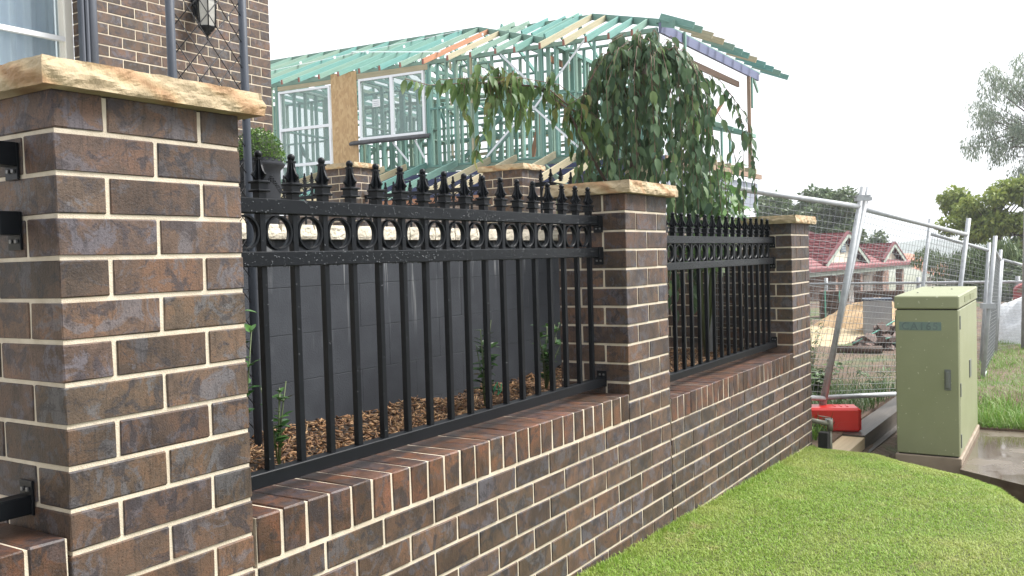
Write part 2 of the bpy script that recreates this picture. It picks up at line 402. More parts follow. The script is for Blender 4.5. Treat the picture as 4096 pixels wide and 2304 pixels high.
def brick_tex(name, c1, c2, mort, axis=0):
    m, n, l, b = new_mat(name)
    tc = n.new('ShaderNodeTexCoord')
    sx = n.new('ShaderNodeSeparateXYZ'); l.new(tc.outputs['Object'], sx.inputs[0])
    ad = n.new('ShaderNodeMath'); ad.operation = 'ADD'; l.new(sx.outputs[0], ad.inputs[0]); l.new(sx.outputs[1], ad.inputs[1])
    cx = n.new('ShaderNodeCombineXYZ'); l.new(ad.outputs[0], cx.inputs[0]); l.new(sx.outputs[2], cx.inputs[1])
    t = n.new('ShaderNodeTexBrick'); l.new(cx.outputs[0], t.inputs['Vector'])
    t.inputs['Scale'].default_value = 1.0
    t.inputs['Brick Width'].default_value = 0.24; t.inputs['Row Height'].default_value = 0.086
    t.inputs['Mortar Size'].default_value = 0.007; t.inputs['Color1'].default_value = c1; t.inputs['Color2'].default_value = c2
    t.inputs['Mortar'].default_value = mort
    l.new(t.outputs[0], b.inputs['Base Color']); b.inputs['Roughness'].default_value = 0.8
    return m
M['far_brick'] = brick_tex('distant_brown_brick', (0.16, 0.075, 0.05, 1), (0.24, 0.12, 0.085, 1), (0.45, 0.40, 0.34, 1))
M['pale_brick'] = brick_tex('pale_brown_brick', (0.16, 0.125, 0.10, 1), (0.23, 0.18, 0.15, 1), (0.50, 0.46, 0.40, 1))
M['white_sheet'] = simple('white_plastic_sheet', [(0.55, 0.57, 0.60, 1), (0.72, 0.74, 0.77, 1)], 4, 0.35, 0.4, 10, False, bdist=0.05)
M['grey_board'] = simple('grey_board', [(0.23, 0.235, 0.25, 1), (0.32, 0.315, 0.305, 1)], 3, 0.7, 0.1, 40)
M['blue_trim'] = simple('blue_edge', [(0.05, 0.065, 0.095, 1)], 1, 0.6, 0)
M['strap_green'] = simple('green_strapping', [(0.16, 0.42, 0.33, 1)], 1, 0.5, 0)
M['rubble'] = simple('rubble_brick', [(0.075, 0.05, 0.042, 1), (0.13, 0.085, 0.07, 1)], 6, 0.8, 0.3, 40, var=(0.7, 1.3))
M['hill'] = simple('wooded_hill', [(0.045, 0.065, 0.045, 1), (0.075, 0.095, 0.065, 1)], 0.03, 0.9, 0, per_object=False)
M['dry'] = simple('dry_paddock', [(0.12, 0.13, 0.06, 1), (0.17, 0.165, 0.09, 1)], 0.05, 0.9, 0, per_object=False)
M['paving'] = simple('terrace_paving', [(0.40, 0.36, 0.28, 1), (0.50, 0.46, 0.37, 1)], 4, 0.8, 0.2, 40, False)
M['tag_blue'] = simple('pale_blue_tag', [(0.50, 0.62, 0.70, 1)], 1, 0.5, 0)
M['brass'] = simple('weathered_brass', [(0.10, 0.10, 0.075, 1), (0.18, 0.17, 0.13, 1)], 30, 0.5, 0.3, 80)
M['tie_green'] = simple('bright_green_tie', [(0.02, 0.36, 0.17, 1)], 1, 0.5, 0)
M['white_paint'] = simple('white_paint', [(0.74, 0.72, 0.68, 1)], 1, 0.5, 0)
M['red_bin'] = simple('red_bin_paint', [(0.30, 0.045, 0.05, 1)], 1, 0.5, 0)
M['bin_panel'] = simple('brown_panel', [(0.20, 0.12, 0.08, 1)], 1, 0.7, 0)
M['paper'] = simple('white_sticker', [(0.72, 0.74, 0.75, 1)], 1, 0.6, 0)
M['print'] = simple('grey_print', [(0.42, 0.45, 0.48, 1)], 1, 0.6, 0)

# ------------------------------------------------------------------ object makers
def link(o, parent=None):
    col.objects.link(o)
    if parent is not None:
        o.parent = parent
    return o

def mesh_obj(name, me, parent=None, loc=(0, 0, 0), kind=None):
    o = bpy.data.objects.new(name, me)
    o.location = loc
    link(o, parent)
    if kind:
        o['kind'] = kind
    return o

def thing(name, label, cat, loc=(0, 0, 0), rz=0.0, group=None):
    o = bpy.data.objects.new(name, None)
    o.empty_display_size = 0.1
    o.location = loc
    o.rotation_euler = (0, 0, rz)
    link(o)
    return tag(o, label, cat, group)

def tag(o, label, cat, group=None):
    o['label'] = label
    o['category'] = cat
    if group:
        o['group'] = group
    return o

def from_np(name, V, F, mat, smooth=False):
    """V (n,3), F (m,k) with fixed k"""
    me = bpy.data.meshes.new(name)
    V = np.asarray(V, dtype=np.float32); F = np.asarray(F, dtype=np.int32)
    k = F.shape[1]
    me.vertices.add(len(V)); me.vertices.foreach_set('co', V.ravel())
    me.loops.add(F.size); me.loops.foreach_set('vertex_index', F.ravel())
    me.polygons.add(len(F))
    me.polygons.foreach_set('loop_start', np.arange(0, F.size, k, dtype=np.int32))
    try:
        me.polygons.foreach_set('loop_total', np.full(len(F), k, dtype=np.int32))
    except Exception:
        pass
    if smooth:
        me.polygons.foreach_set('use_smooth', np.ones(len(F), dtype=bool))
    me.update(calc_edges=True)
    me.validate()
    me.materials.append(mat)
    return me

def bm_mesh(name, bm, mat, smooth=False):
    me = bpy.data.meshes.new(name)
    bmesh.ops.recalc_face_normals(bm, faces=bm.faces[:])
    if smooth:
        for f in bm.faces:
            f.smooth = True
    bm.to_mesh(me)
    bm.free()
    for m in (mat if isinstance(mat, (list, tuple)) else [mat]):
        me.materials.append(m)
    return me

def add_box(bm, x0, x1, y0, y1, z0, z1, bev=0.0, mi=0):
    vs_ = [bm.verts.new((x, y, z)) for z in (z0, z1) for y in (y0, y1) for x in (x0, x1)]
    fs = [bm.faces.new([vs_[i] for i in q]) for q in
          ((0, 2, 3, 1), (4, 5, 7, 6), (0, 1, 5, 4), (2, 6, 7, 3), (0, 4, 6, 2), (1, 3, 7, 5))]
    for f in fs:
        f.material_index = mi
    if bev:
        es = list({e for f in fs for e in f.edges})
        bmesh.ops.bevel(bm, geom=es, offset=bev, segments=1, affect='EDGES', profile=0.5)
    return vs_

_mc = {}
def box_mesh(name, dx, dy, dz, mat, bev=0.0, jitter=0.0, variant=0):
    """shared mesh: box from origin to (dx,dy,dz)"""
    key = (name, round(dx, 4), round(dy, 4), round(dz, 4), mat.name, variant)
    if key not in _mc:
        bm = bmesh.new()
        add_box(bm, 0, dx, 0, dy, 0, dz, bev)
        if jitter:
            rr = random.Random(hash(key) & 0xffff)
            for v in bm.verts:
                v.co += Vector((rr.uniform(-1, 1), rr.uniform(-1, 1), rr.uniform(-1, 1))) * jitter
        _mc[key] = bm_mesh(name, bm, mat)
    return _mc[key]

def box(name, x0, x1, y0, y1, z0, z1, mat, parent=None, bev=0.0):
    me = box_mesh(name, x1 - x0, y1 - y0, z1 - z0, mat, bev)
    return mesh_obj(name, me, parent, (x0, y0, z0))

def brick(x0, x1, y0, y1, z0, z1, parent, mat='brick', name='brick'):
    me = box_mesh('brick', x1 - x0, y1 - y0, z1 - z0, M[mat], 0.0022, 0.0011, random.randint(0, 3))
    return mesh_obj(name, me, parent, (x0, y0, z0))

_uc = {}
def unit_box(mat):
    if mat.name not in _uc:
        bm = bmesh.new(); add_box(bm, -0.5, 0.5, -0.5, 0.5, -0.5, 0.5)
        _uc[mat.name] = bm_mesh('timber', bm, mat)
    return _uc[mat.name]

def bar(name, p, q, w, h, mat, parent=None, roll_up=Vector((0, 0, 1))):
    """a straight length from p to q, w wide and h deep (h along roll_up)"""
    p, q = Vector(p), Vector(q)
    d = q - p
    L = d.length
    x = d.normalized()
    y = roll_up.cross(x)
    if y.length < 1e-4:
        y = Vector((0, 1, 0)).cross(x)
    y.normalize()
    z = x.cross(y)
    o = bpy.data.objects.new(name, unit_box(mat))
    m = Matrix((x * L, y * w, z * h)).transposed().to_4x4()
    m.translation = (p + q) / 2
    link(o, parent)
    o.matrix_local = m
    return o

def tube_np(pts, r, n=6, r_end=None):
    P = [Vector(p) for p in pts]
    V, F = [], []
    prev = None
    for i, p in enumerate(P):
        t = (P[min(i + 1, len(P) - 1)] - P[max(i - 1, 0)]).normalized()
        a = t.cross(Vector((0, 0, 1)))
        if a.length < 0.05:
            a = t.cross(Vector((0, 1, 0)))
        a.normalize()
        if prev is not None and a.dot(prev) < 0:
            a = -a
        prev = a
        b = t.cross(a)
        rr = r if r_end is None else r + (r_end - r) * i / max(1, len(P) - 1)
        for k in range(n):
            th = 2 * math.pi * k / n
            V.append(p + (a * math.cos(th) + b * math.sin(th)) * rr)
    for i in range(len(P) - 1):
        for k in range(n):
            F.append((i * n + k, i * n + (k + 1) % n, (i + 1) * n + (k + 1) % n, (i + 1) * n + k))
    return [tuple(v) for v in V], F

class Soup:
    """collects pieces of quads into one mesh"""
    def __init__(self):
        self.V, self.F, self.n = [], [], 0
    def add(self, V, F):
        V = np.asarray(V, float); F = np.asarray(F, int)
        self.V.append(V); self.F.append(F + self.n); self.n += len(V)
    def tube(self, pts, r, n=6, r_end=None):
        V, F = tube_np(pts, r, n, r_end); self.add(V, F)
    def box(self, x0, x1, y0, y1, z0, z1):
        V = [(x, y, z) for z in (z0, z1) for y in (y0, y1) for x in (x0, x1)]
        self.add(V, ((0, 2, 3, 1), (4, 5, 7, 6), (0, 1, 5, 4), (2, 6, 7, 3), (0, 4, 6, 2), (1, 3, 7, 5)))
    def mesh(self, name, mat, smooth=False):
        return from_np(name, np.concatenate(self.V), np.concatenate(self.F), mat, smooth)

def tube(name, pts, r, mat, parent=None, n=8, r_end=None, smooth=True):
    """capped tube"""
    V, F = tube_np(pts, r, n, r_end)
    bm = bmesh.new()
    vs_ = [bm.verts.new(v) for v in V]
    for f in F:
        bm.faces.new([vs_[i] for i in f]).smooth = smooth
    bm.faces.new(vs_[:n]); bm.faces.new(vs_[-n:])
    return mesh_obj(name, bm_mesh(name, bm, mat), parent)

def lathe(bm, prof, n=16, cx=0, cy=0, mi=0, smooth=True):
    rings = []
    for r, z in prof:
        rings.append([bm.verts.new((cx + r * math.cos(2 * math.pi * k / n), cy + r * math.sin(2 * math.pi * k / n), z)) for k in range(n)])
    for a, b in zip(rings, rings[1:]):
        for k in range(n):
            f = bm.faces.new((a[k], a[(k + 1) % n], b[(k + 1) % n], b[k])); f.smooth = smooth; f.material_index = mi
    bm.faces.new(rings[0]); bm.faces.new(rings[-1])

def grid_np(nx, ny, fn):
    V = np.array([fn(i / (nx - 1), j / (ny - 1)) for j in range(ny) for i in range(nx)])
    F = [(j * nx + i, j * nx + i + 1, (j + 1) * nx + i + 1, (j + 1) * nx + i) for j in range(ny - 1) for i in range(nx - 1)]
    return V, np.array(F)

def nz(x, y, z=0.0):
    return mnoise.noise(Vector((x, y, z)))

# ================================================================== GROUND
def lawn_z(x, y):
    # gentle fall along the wall, rounded shoulder at the far edge
    z = -1.571 - 0.044 * x + 0.012 * y
    z += 0.012 * nz(x * 1.7, y * 1.7, 3) + 0.004 * nz(x * 6, y * 6, 5)
    e = lawn_edge(y) - x
    if e < 0.35:
        t = (0.35 - e)
        z -= 0.30 * t * t
    return z

EDGE = [(0.3, 5.86), (0.0, 5.86), (-0.44, 5.86), (-0.64, 5.66), (-1.04, 5.40), (-1.27, 5.13), (-1.43, 4.72), (-1.55, 4.30), (-2.2, 3.5), (-4.0, 2.6)]
def lawn_edge(y):
    for (y0, x0), (y1, x1) in zip(EDGE, EDGE[1:]):
        if y <= y0 and y >= y1:
            t = (y0 - y) / (y0 - y1)
            return x0 + (x1 - x0) * t
    return 5.86 if y > 0 else 2.6

def lawn_fn(u, v):
    y = -3.9 + 3.95 * v
    x1 = lawn_edge(y) + 0.45
    x = -2.5 + (x1 + 2.5) * u
    return (x, y, lawn_z(x, y))
V, F = grid_np(120, 70, lawn_fn)
mesh_obj('lawn', from_np('lawn', V, F, simple('lawn_soil', [(0.045, 0.06, 0.012, 1), (0.08, 0.085, 0.025, 1)], 14, 0.9, 0.4, 60, False), True), kind='structure')

def blades(name, P, h, w, lean, mat, kind='stuff'):
    """P (n,3) roots; tapered bent blades of two triangles plus tip"""
    n = len(P)
    az = rng.uniform(0, 2 * np.pi, n); d = np.stack([np.cos(az), np.sin(az), np.zeros(n)], 1)
    s = np.stack([-np.sin(az), np.cos(az), np.zeros(n)], 1)
    hh = h * rng.uniform(0.6, 1.25, n)[:, None]; ww = w * rng.uniform(0.7, 1.2, n)[:, None]
    ln = lean * rng.uniform(0.3, 1.4, n)[:, None]
    zc = np.array([[0, 0, 1.0]])
    a = P - s * ww / 2; b = P + s * ww / 2
    m = P + zc * hh * 0.6 + d * hh * ln * 0.35
    c = m + s * ww * 0.38; e = m - s * ww * 0.38
    t = P + zc * hh * (1 - 0.25 * np.minimum(ln, 1.6)) + d * hh * ln
    V = np.stack([a, b, c, e, t], 1).reshape(-1, 3)
    k = np.arange(n)[:, None] * 5
    F = np.concatenate([k + np.array([[0, 1, 2]]), k + np.array([[0, 2, 3]]), k + np.array([[3, 2, 4]])])
    return mesh_obj(name, from_np(name, V, F, mat), kind=kind)

# turf blades, denser towards the camera side that is in view
N = 260000
x = rng.uniform(0.9, 5.95, N); y = -rng.uniform(0.0, 1, N) ** 1.15 * 2.3
keep = (x < np.array([lawn_edge(t) for t in np.clip(y, -4, 0.29)]) + 0.2) & (x + y * -0.2 > 1.3)
x, y = x[keep], y[keep]
z = np.array([lawn_z(a, b) for a, b in zip(x, y)]) - 0.003
g = blades('turf', np.stack([x, y, z], 1), 0.017, 0.0034, 1.2, M['turf'])

# longer uncut blades against the brick foot
n = 3000
x = rng.uniform(1.6, 5.85, n); y = -np.abs(rng.normal(0, 0.025, n)) - 0.004
z = np.array([lawn_z(a, b) for a, b in zip(x, y)]) - 0.004
blades('turf_edge', np.stack([x, y, z], 1), 0.036, 0.0034, 0.9, M['turf'])

# trench floor and everything beyond the lawn
def gz(x, y):
    z = -1.86
    return z
V, F = grid_np(90, 60, lambda u, v: (5.0 + 60 * u ** 2, -14 + 44 * v, 0))
V = V.copy()
for p in V:
    x_, y_ = p[0], p[1]
    near = -2.08 if (y_ < -0.16 and x_ < 9.0 and y_ > -3.2) else -1.87
    if x_ < 8 and y_ < -3.2:
        near = -2.05
    z_ = near
    if x_ > 26:
        z_ = -1.87 - (x_ - 26) * 0.085
    p[2] = z_ + 0.03 * nz(x_ * 0.9, y_ * 0.9, 1)
mesh_obj('ground', from_np('ground', V, F, M['dirt'], True), kind='structure')
# building site floor near the sleepers: proper edge
bm = bmesh.new(); add_box(bm, 5.83, 9.2, -0.05, 3.0, -2.3, -1.865)
mesh_obj('site_ground', bm_mesh('site_ground', bm, M['dirt']), kind='structure')
# far terrain out to the horizon
V, F = grid_np(60, 60, lambda u, v: (60 + 1400 * u ** 2, -900 + 2000 * v, 0))
for p in V:
    d = p[0]
    p[2] = -4.9 - 9.0 * min(1, (d - 60) / 200) + 3.0 * nz(p[0] / 160, p[1] / 160, 7)
mesh_obj('terrain', from_np('terrain', V, F, M['dry'], True), kind='structure')
V, F = grid_np(90, 14, lambda u, v: (620 + 260 * v, -700 + 1900 * u, 0))
for p in V:
    t = (p[0] - 620) / 260
    p[2] = -16 + math.sin(min(1, t * 1.3) * math.pi / 2) * (19 + 9 * nz(p[1] / 140, 3.3) + 3.5 * nz(p[1] / 24, 8.1)) 
mesh_obj('hill', from_np('hill', V, F, M['hill'], False), kind='structure')
# garden bed soil and terrace
V, F = grid_np(90, 24, lambda u, v: (0.3 + 5.4 * u, 0.225 + 0.9 * v, 0))
def bed_z(x, y):
    return -1.05 - 0.012 * x + 0.035 * nz(x * 3.1, y * 3.1, 2) + 0.018 * nz(x * 9, y * 9, 4)
for p in V:
    p[2] = bed_z(p[0], p[1])
mesh_obj('garden_bed', from_np('garden_bed', V, F, M['soil'], True), kind='structure')
n = 22000
px_ = rng.uniform(0.45, 5.6, n); py_ = rng.uniform(0.23, 1.10, n)
pz_ = np.array([bed_z(a, b) for a, b in zip(px_, py_)]) + rng.uniform(0.0, 0.022, n)
ax = rng.normal(size=(n, 3)); ax[:, 2] *= 0.35; ax /= np.linalg.norm(ax, axis=1)[:, None]
bx_ = np.cross(ax, rng.normal(size=(n, 3))); bx_ /= np.linalg.norm(bx_, axis=1)[:, None]
cx_ = np.cross(ax, bx_)
L_ = rng.uniform(0.005, 0.026, n)[:, None] * rng.uniform(0.6, 1.1, n)[:, None]; W_ = rng.uniform(0.0012, 0.0045, n)[:, None]; T_ = 0.0015
P_ = np.stack([px_, py_, pz_], 1)
cor = [P_ + ax * L_ * i + bx_ * W_ * j + cx_ * T_ * k for k in (-1, 1) for j in (-1, 1) for i in (-1, 1)]
V = np.stack(cor, 1).reshape(-1, 3)
k = np.arange(n)[:, None] * 8
F = np.concatenate([k + np.array([q]) for q in ((0, 2, 3, 1), (4, 5, 7, 6), (0, 1, 5, 4), (2, 6, 7, 3), (0, 4, 6, 2), (1, 3, 7, 5))])
mesh_obj('mulch', from_np('mulch', V, F, M['mulch']), kind='stuff')
bm = bmesh.new(); add_box(bm, 1.25, 6.45, 1.32, 9.5, -1.2, -0.205); add_box(bm, -4.0, 1.25, 1.32, 9.5, -1.2, -0.209)
mesh_obj('terrace', bm_mesh('terrace', bm, M['paving']), kind='structure')

# ================================================================== FRONT BRICK FENCE
P1, P2, P3 = 0.0, 2.6473, 5.3403
PW, PD = 0.47, 0.35
CH = 0.086
PT = P2 / 11.0            # brick pitch along the wall

def pillar_bricks(root, x0, y0, ztop, first, last, J=0.01):
    """two by one and a half bricks, alternate courses; local axes of root"""
    for i in range(first, last + 1):
        z1 = ztop - CH * (i - first); z0 = z1 - 0.076
        h = 0.11
        if i % 2 == 1:
            brick(x0, x0 + h, y0, y0 + 0.23, z0, z1, root)
            brick(x0 + h + J, x0 + h + J + 0.23, y0, y0 + h, z0, z1, root)
            brick(x0 + PW - h, x0 + PW, y0, y0 + 0.23, z0, z1, root)
            brick(x0, x0 + 0.23, y0 + 0.24, y0 + PD, z0, z1, root)
            brick(x0 + 0.24, x0 + PW, y0 + 0.24, y0 + PD, z0, z1, root)
        else:
            brick(x0, x0 + 0.23, y0, y0 + h, z0, z1, root)
            brick(x0 + 0.24, x0 + PW, y0, y0 + h, z0, z1, root)
            brick(x0, x0 + h, y0 + 0.12, y0 + PD, z0, z1, root)
            brick(x0 + h + J, x0 + h + J + 0.23, y0 + 0.24, y0 + PD, z0, z1, root)
            brick(x0 + PW - h, x0 + PW, y0 + 0.12, y0 + PD, z0, z1, root)
    zb = ztop - CH * (last - first + 1)
    q = 0.0035
    box('mortar', x0 + q, x0 + PW - q, y0 + q, y0 + PD - q, zb, ztop - 0.004, M['mortar'], root)

def rock_slab(name, lx, ly, t, parent, loc, seed, mat, step=0.010, amp=0.0095, rows=11):
    """slab with pitched rock-face edges, smooth top and bottom"""
    pts = []
    def edge(a, b, nrm):
        L = (Vector(b) - Vector(a)).length
        k = max(2, int(L / step))
        for i in range(k):
            pts.append((Vector(a).lerp(Vector(b), i / k), Vector(nrm), min(i, k - i) / k))
    edge((0, 0, 0), (lx, 0, 0), (0, -1, 0)); edge((lx, 0, 0), (lx, ly, 0), (1, 0, 0))
    edge((lx, ly, 0), (0, ly, 0), (0, 1, 0)); edge((0, ly, 0), (0, 0, 0), (-1, 0, 0))
    n_ = len(pts)
    nn = [p[1] for p in pts]
    sm = []
    for i in range(n_):
        a_, c_ = nn[i - 1], nn[i]
        sm.append((a_ + c_).normalized() if (a_ - c_).length > 0.1 else c_)
    pts = [(p[0], sm[i], p[2]) for i, p in enumerate(pts)]
    bm = bmesh.new()
    rings = []
    cen = Vector((lx / 2, ly / 2, 0))
    for r_ in range(rows):
        v = r_ / (rows - 1)
        ring = []
        for (p, nr, e) in pts:
            q = Vector((p.x * 14 + seed, p.y * 14, v * 1.3))
            split = 0.45 + 0.25 * nz(p.x * 5 + seed, p.y * 5, 9)          # ledge that wanders along the edge
            prof = -0.30 * (1 - min(1, v / max(0.08, split * 0.45))) - 0.75 * max(0, (v - split) / (1 - split)) ** 1.1
            off = amp * (prof + 0.75 * mnoise.noise(q * 1.1) + 0.60 * mnoise.noise(q * 2.4) + 0.18 * mnoise.noise(q * 6.0))
            if v < split:
                off += amp * 0.15
            z_ = v * t + (0.0022 * mnoise.noise(q * 4) if 0 < r_ < rows - 1 else 0.0)
            d_ = (p - cen); d_.z = 0
            ring.append(bm.verts.new((p.x + nr.x * off, p.y + nr.y * off, z_)))
        rings.append(ring)
    for a, b in zip(rings, rings[1:]):
        for k in range(n_):
            bm.faces.new((a[k], a[(k + 1) % n_], b[(k + 1) % n_], b[k]))
    bm.faces.new(rings[-1]); bm.faces.new(rings[0][::-1])
    return mesh_obj(name, bm_mesh(name, bm, mat), parent, loc)

def brick_pillar(x0, ztop, first, last, label, seed):
    r_ = thing('brick_pillar', label, 'pillar', (x0, 0, ztop - CH * (last - first + 1)), group='dark brick fence pillars with sandstone caps')
    zt = CH * (last - first + 1)
    pillar_bricks(r_, 0, 0, zt, first, last)
    rock_slab('capstone', PW + 0.09, PD + 0.09, 0.056, r_, (-0.045, -0.045, zt), seed, M['sandstone'])
    return r_
brick_pillar(P1, 0.0, 1, 13, 'large dark brown brick pillar nearest the camera with rough golden sandstone cap', 1.3)
brick_pillar(P2, -CH, 2, 13, 'middle brown brick pillar between the two black spear fence panels', 5.1)
brick_pillar(P3, -2 * CH, 3, 14, 'farthest street side brick pillar beside the mesh fence and green cabinet', 9.7)

def base_wall(label, xa, xb, ztop, first, last, cap_from, cap_to, ncap, phase, seg2=None):
    r_ = thing('brick_wall', label, 'brick wall', (xa, 0, -1.95), group='low dark brick walls under the fence panels')
    ox, oz = xa, -1.95
    for i in range(first, last + 1):
        z1 = -CH * (i - 1); z0 = z1 - 0.076
        off = phase + (0.5 if i % 2 == 0 else 0.0) * PT     # joint positions
        k = math.floor((xa - off) / PT)
        while True:
            a = max(xa, off + k * PT + 0.005); b = min(xb, off + (k + 1) * PT - 0.005)
            k += 1
            if a >= xb:
                break
            if b - a < 0.02:
                continue
            brick(a - ox, b - ox, 0, 0.11, z0 - oz, z1 - oz, r_)
    for (ca, cb, n_) in ((cap_from, cap_to, ncap),) + ((seg2,) if seg2 else ()):
        pitch = (cb - ca) / n_
        for k in range(n_):
            a = ca + k * pitch + 0.004
            bw = pitch - 0.008
            me = box_mesh('brick', bw, 0.23, 0.1165, M['cap_brick'], 0.004, 0.0014, random.randint(0, 4))
            mesh_obj('brick', me, r_, (a - ox, 0.0 + random.uniform(-0.001, 0.001), ztop - 0.1165 - oz + random.uniform(-0.001, 0.001)))
        box('mortar', ca - ox + 0.002, cb - ox - 0.002, 0.003, 0.226, ztop - 0.132 - oz, ztop - 0.003 - oz, M['mortar'], r_)
    zc = -CH * (first - 1) + 0.003
    box('mortar', 0, xb - xa - 0.004, 0.0035, 0.222, 0.0, zc - oz - 0.003, M['mortar'], r_)
    return r_
# joints: odd courses at .115 + k*pitch, even at .235 + k*pitch
base_wall('low dark brick wall with brick on edge capping between the nearest and middle pillars', 0.0, 3.1165, -0.990, 14, 22, 0.478, P2 - 0.003, 25, 0.115)
base_wall('short stretch of low dark brick wall left of the nearest pillar at the bottom corner', -0.78, -0.003, -0.904, 13, 21, -0.78, -0.006, 9, 0.115)
base_wall('low brick wall with stained capping between the middle pillar and the farthest pillar', 3.1275, 5.8103, -1.082, 15, 24, 3.1275, P3 - 0.003, 26, P3 + 0.115)

# ------------------------------------------------------------------ spear fence
def finial_mesh():
    """square collar, four curved fins and a ball; origin where it meets the rail top"""
    bm = bmesh.new()
    add_box(bm, -0.0125, 0.0125, -0.0125, 0.0125, -0.001, 0.020)
    add_box(bm, -0.0215, 0.0215, -0.0215, 0.0215, 0.0175, 0.0240, 0.002)
    add_box(bm, -0.0160, 0.0160, -0.0160, 0.0160, 0.0240, 0.0405)
    add_box(bm, -0.0215, 0.0215, -0.0215, 0.0215, 0.0405, 0.0475, 0.002)
    core = [(0.0115, 0.0475), (0.0120, 0.058), (0.0092, 0.080), (0.0070, 0.106), (0.0062, 0.112)]
    rings = []
    for r_, z_ in core:
        rings.append([bm.verts.new((r_ * sx, r_ * sy, z_)) for sx, sy in ((1, 1), (-1, 1), (-1, -1), (1, -1))])
    for a, b in zip(rings, rings[1:]):
        for k in range(4):
            bm.faces.new((a[k], a[(k + 1) % 4], b[(k + 1) % 4], b[k]))
    for ang in range(4):
        c, s = math.cos(ang * math.pi / 2), math.sin(ang * math.pi / 2)
        prof = [(0.004, 0.0478), (0.012, 0.050), (0.0265, 0.064), (0.0185, 0.073), (0.0115, 0.090), (0.0085, 0.108), (0.004, 0.108)]
        lo = []; hi = []
        for (a_, z_) in prof:
            t = 0.0028
            lo.append(bm.verts.new((a_ * c + t * s, a_ * s - t * c, z_)))
            hi.append(bm.verts.new((a_ * c - t * s, a_ * s + t * c, z_)))
        bm.faces.new(lo); bm.faces.new(hi[::-1])
        for k in range(len(lo)):
            k2 = (k + 1) % len(lo)
            bm.faces.new((lo[k2], lo[k], hi[k], hi[k2]))
    add_box(bm, -0.010, 0.010, -0.010, 0.010, 0.104, 0.109)
    R0, zc = 0.0112, 0.1185
    lathe(bm, [(R0 * math.sin(t) if 0 < t < math.pi else 0.0008, zc - R0 * math.cos(t)) for t in [math.pi * k / 7 for k in range(8)]], 10)
    return bm_mesh('finial', bm, M['black'])
FIN = finial_mesh()
def ring_mesh():
    bm = bmesh.new()
    n_ = 28; ro, ri, w = 0.0478, 0.0425, 0.0095
    rr = [[], [], [], []]
    for k in range(n_):
        t = 2 * math.pi * k / n_
        for q, (r_, y_) in enumerate(((ro, -w), (ro, w), (ri, w), (ri, -w))):
            rr[q].append(bm.verts.new((r_ * math.cos(t), y_, r_ * math.sin(t))))
    for q in range(4):
        a, b = rr[q], rr[(q + 1) % 4]
        for k in range(n_):
            f = bm.faces.new((a[k], a[(k + 1) % n_], b[(k + 1) % n_], b[k])); f.smooth = q in (0, 2)
    return bm_mesh('ring', bm, M['black'])
RING = ring_mesh()
BAL = box_mesh('baluster', 0.0195, 0.0195, 0.60, M['black'], 0.001)
NECK = box_mesh('baluster', 0.0195, 0.0195, 0.104, M['black'], 0.001)

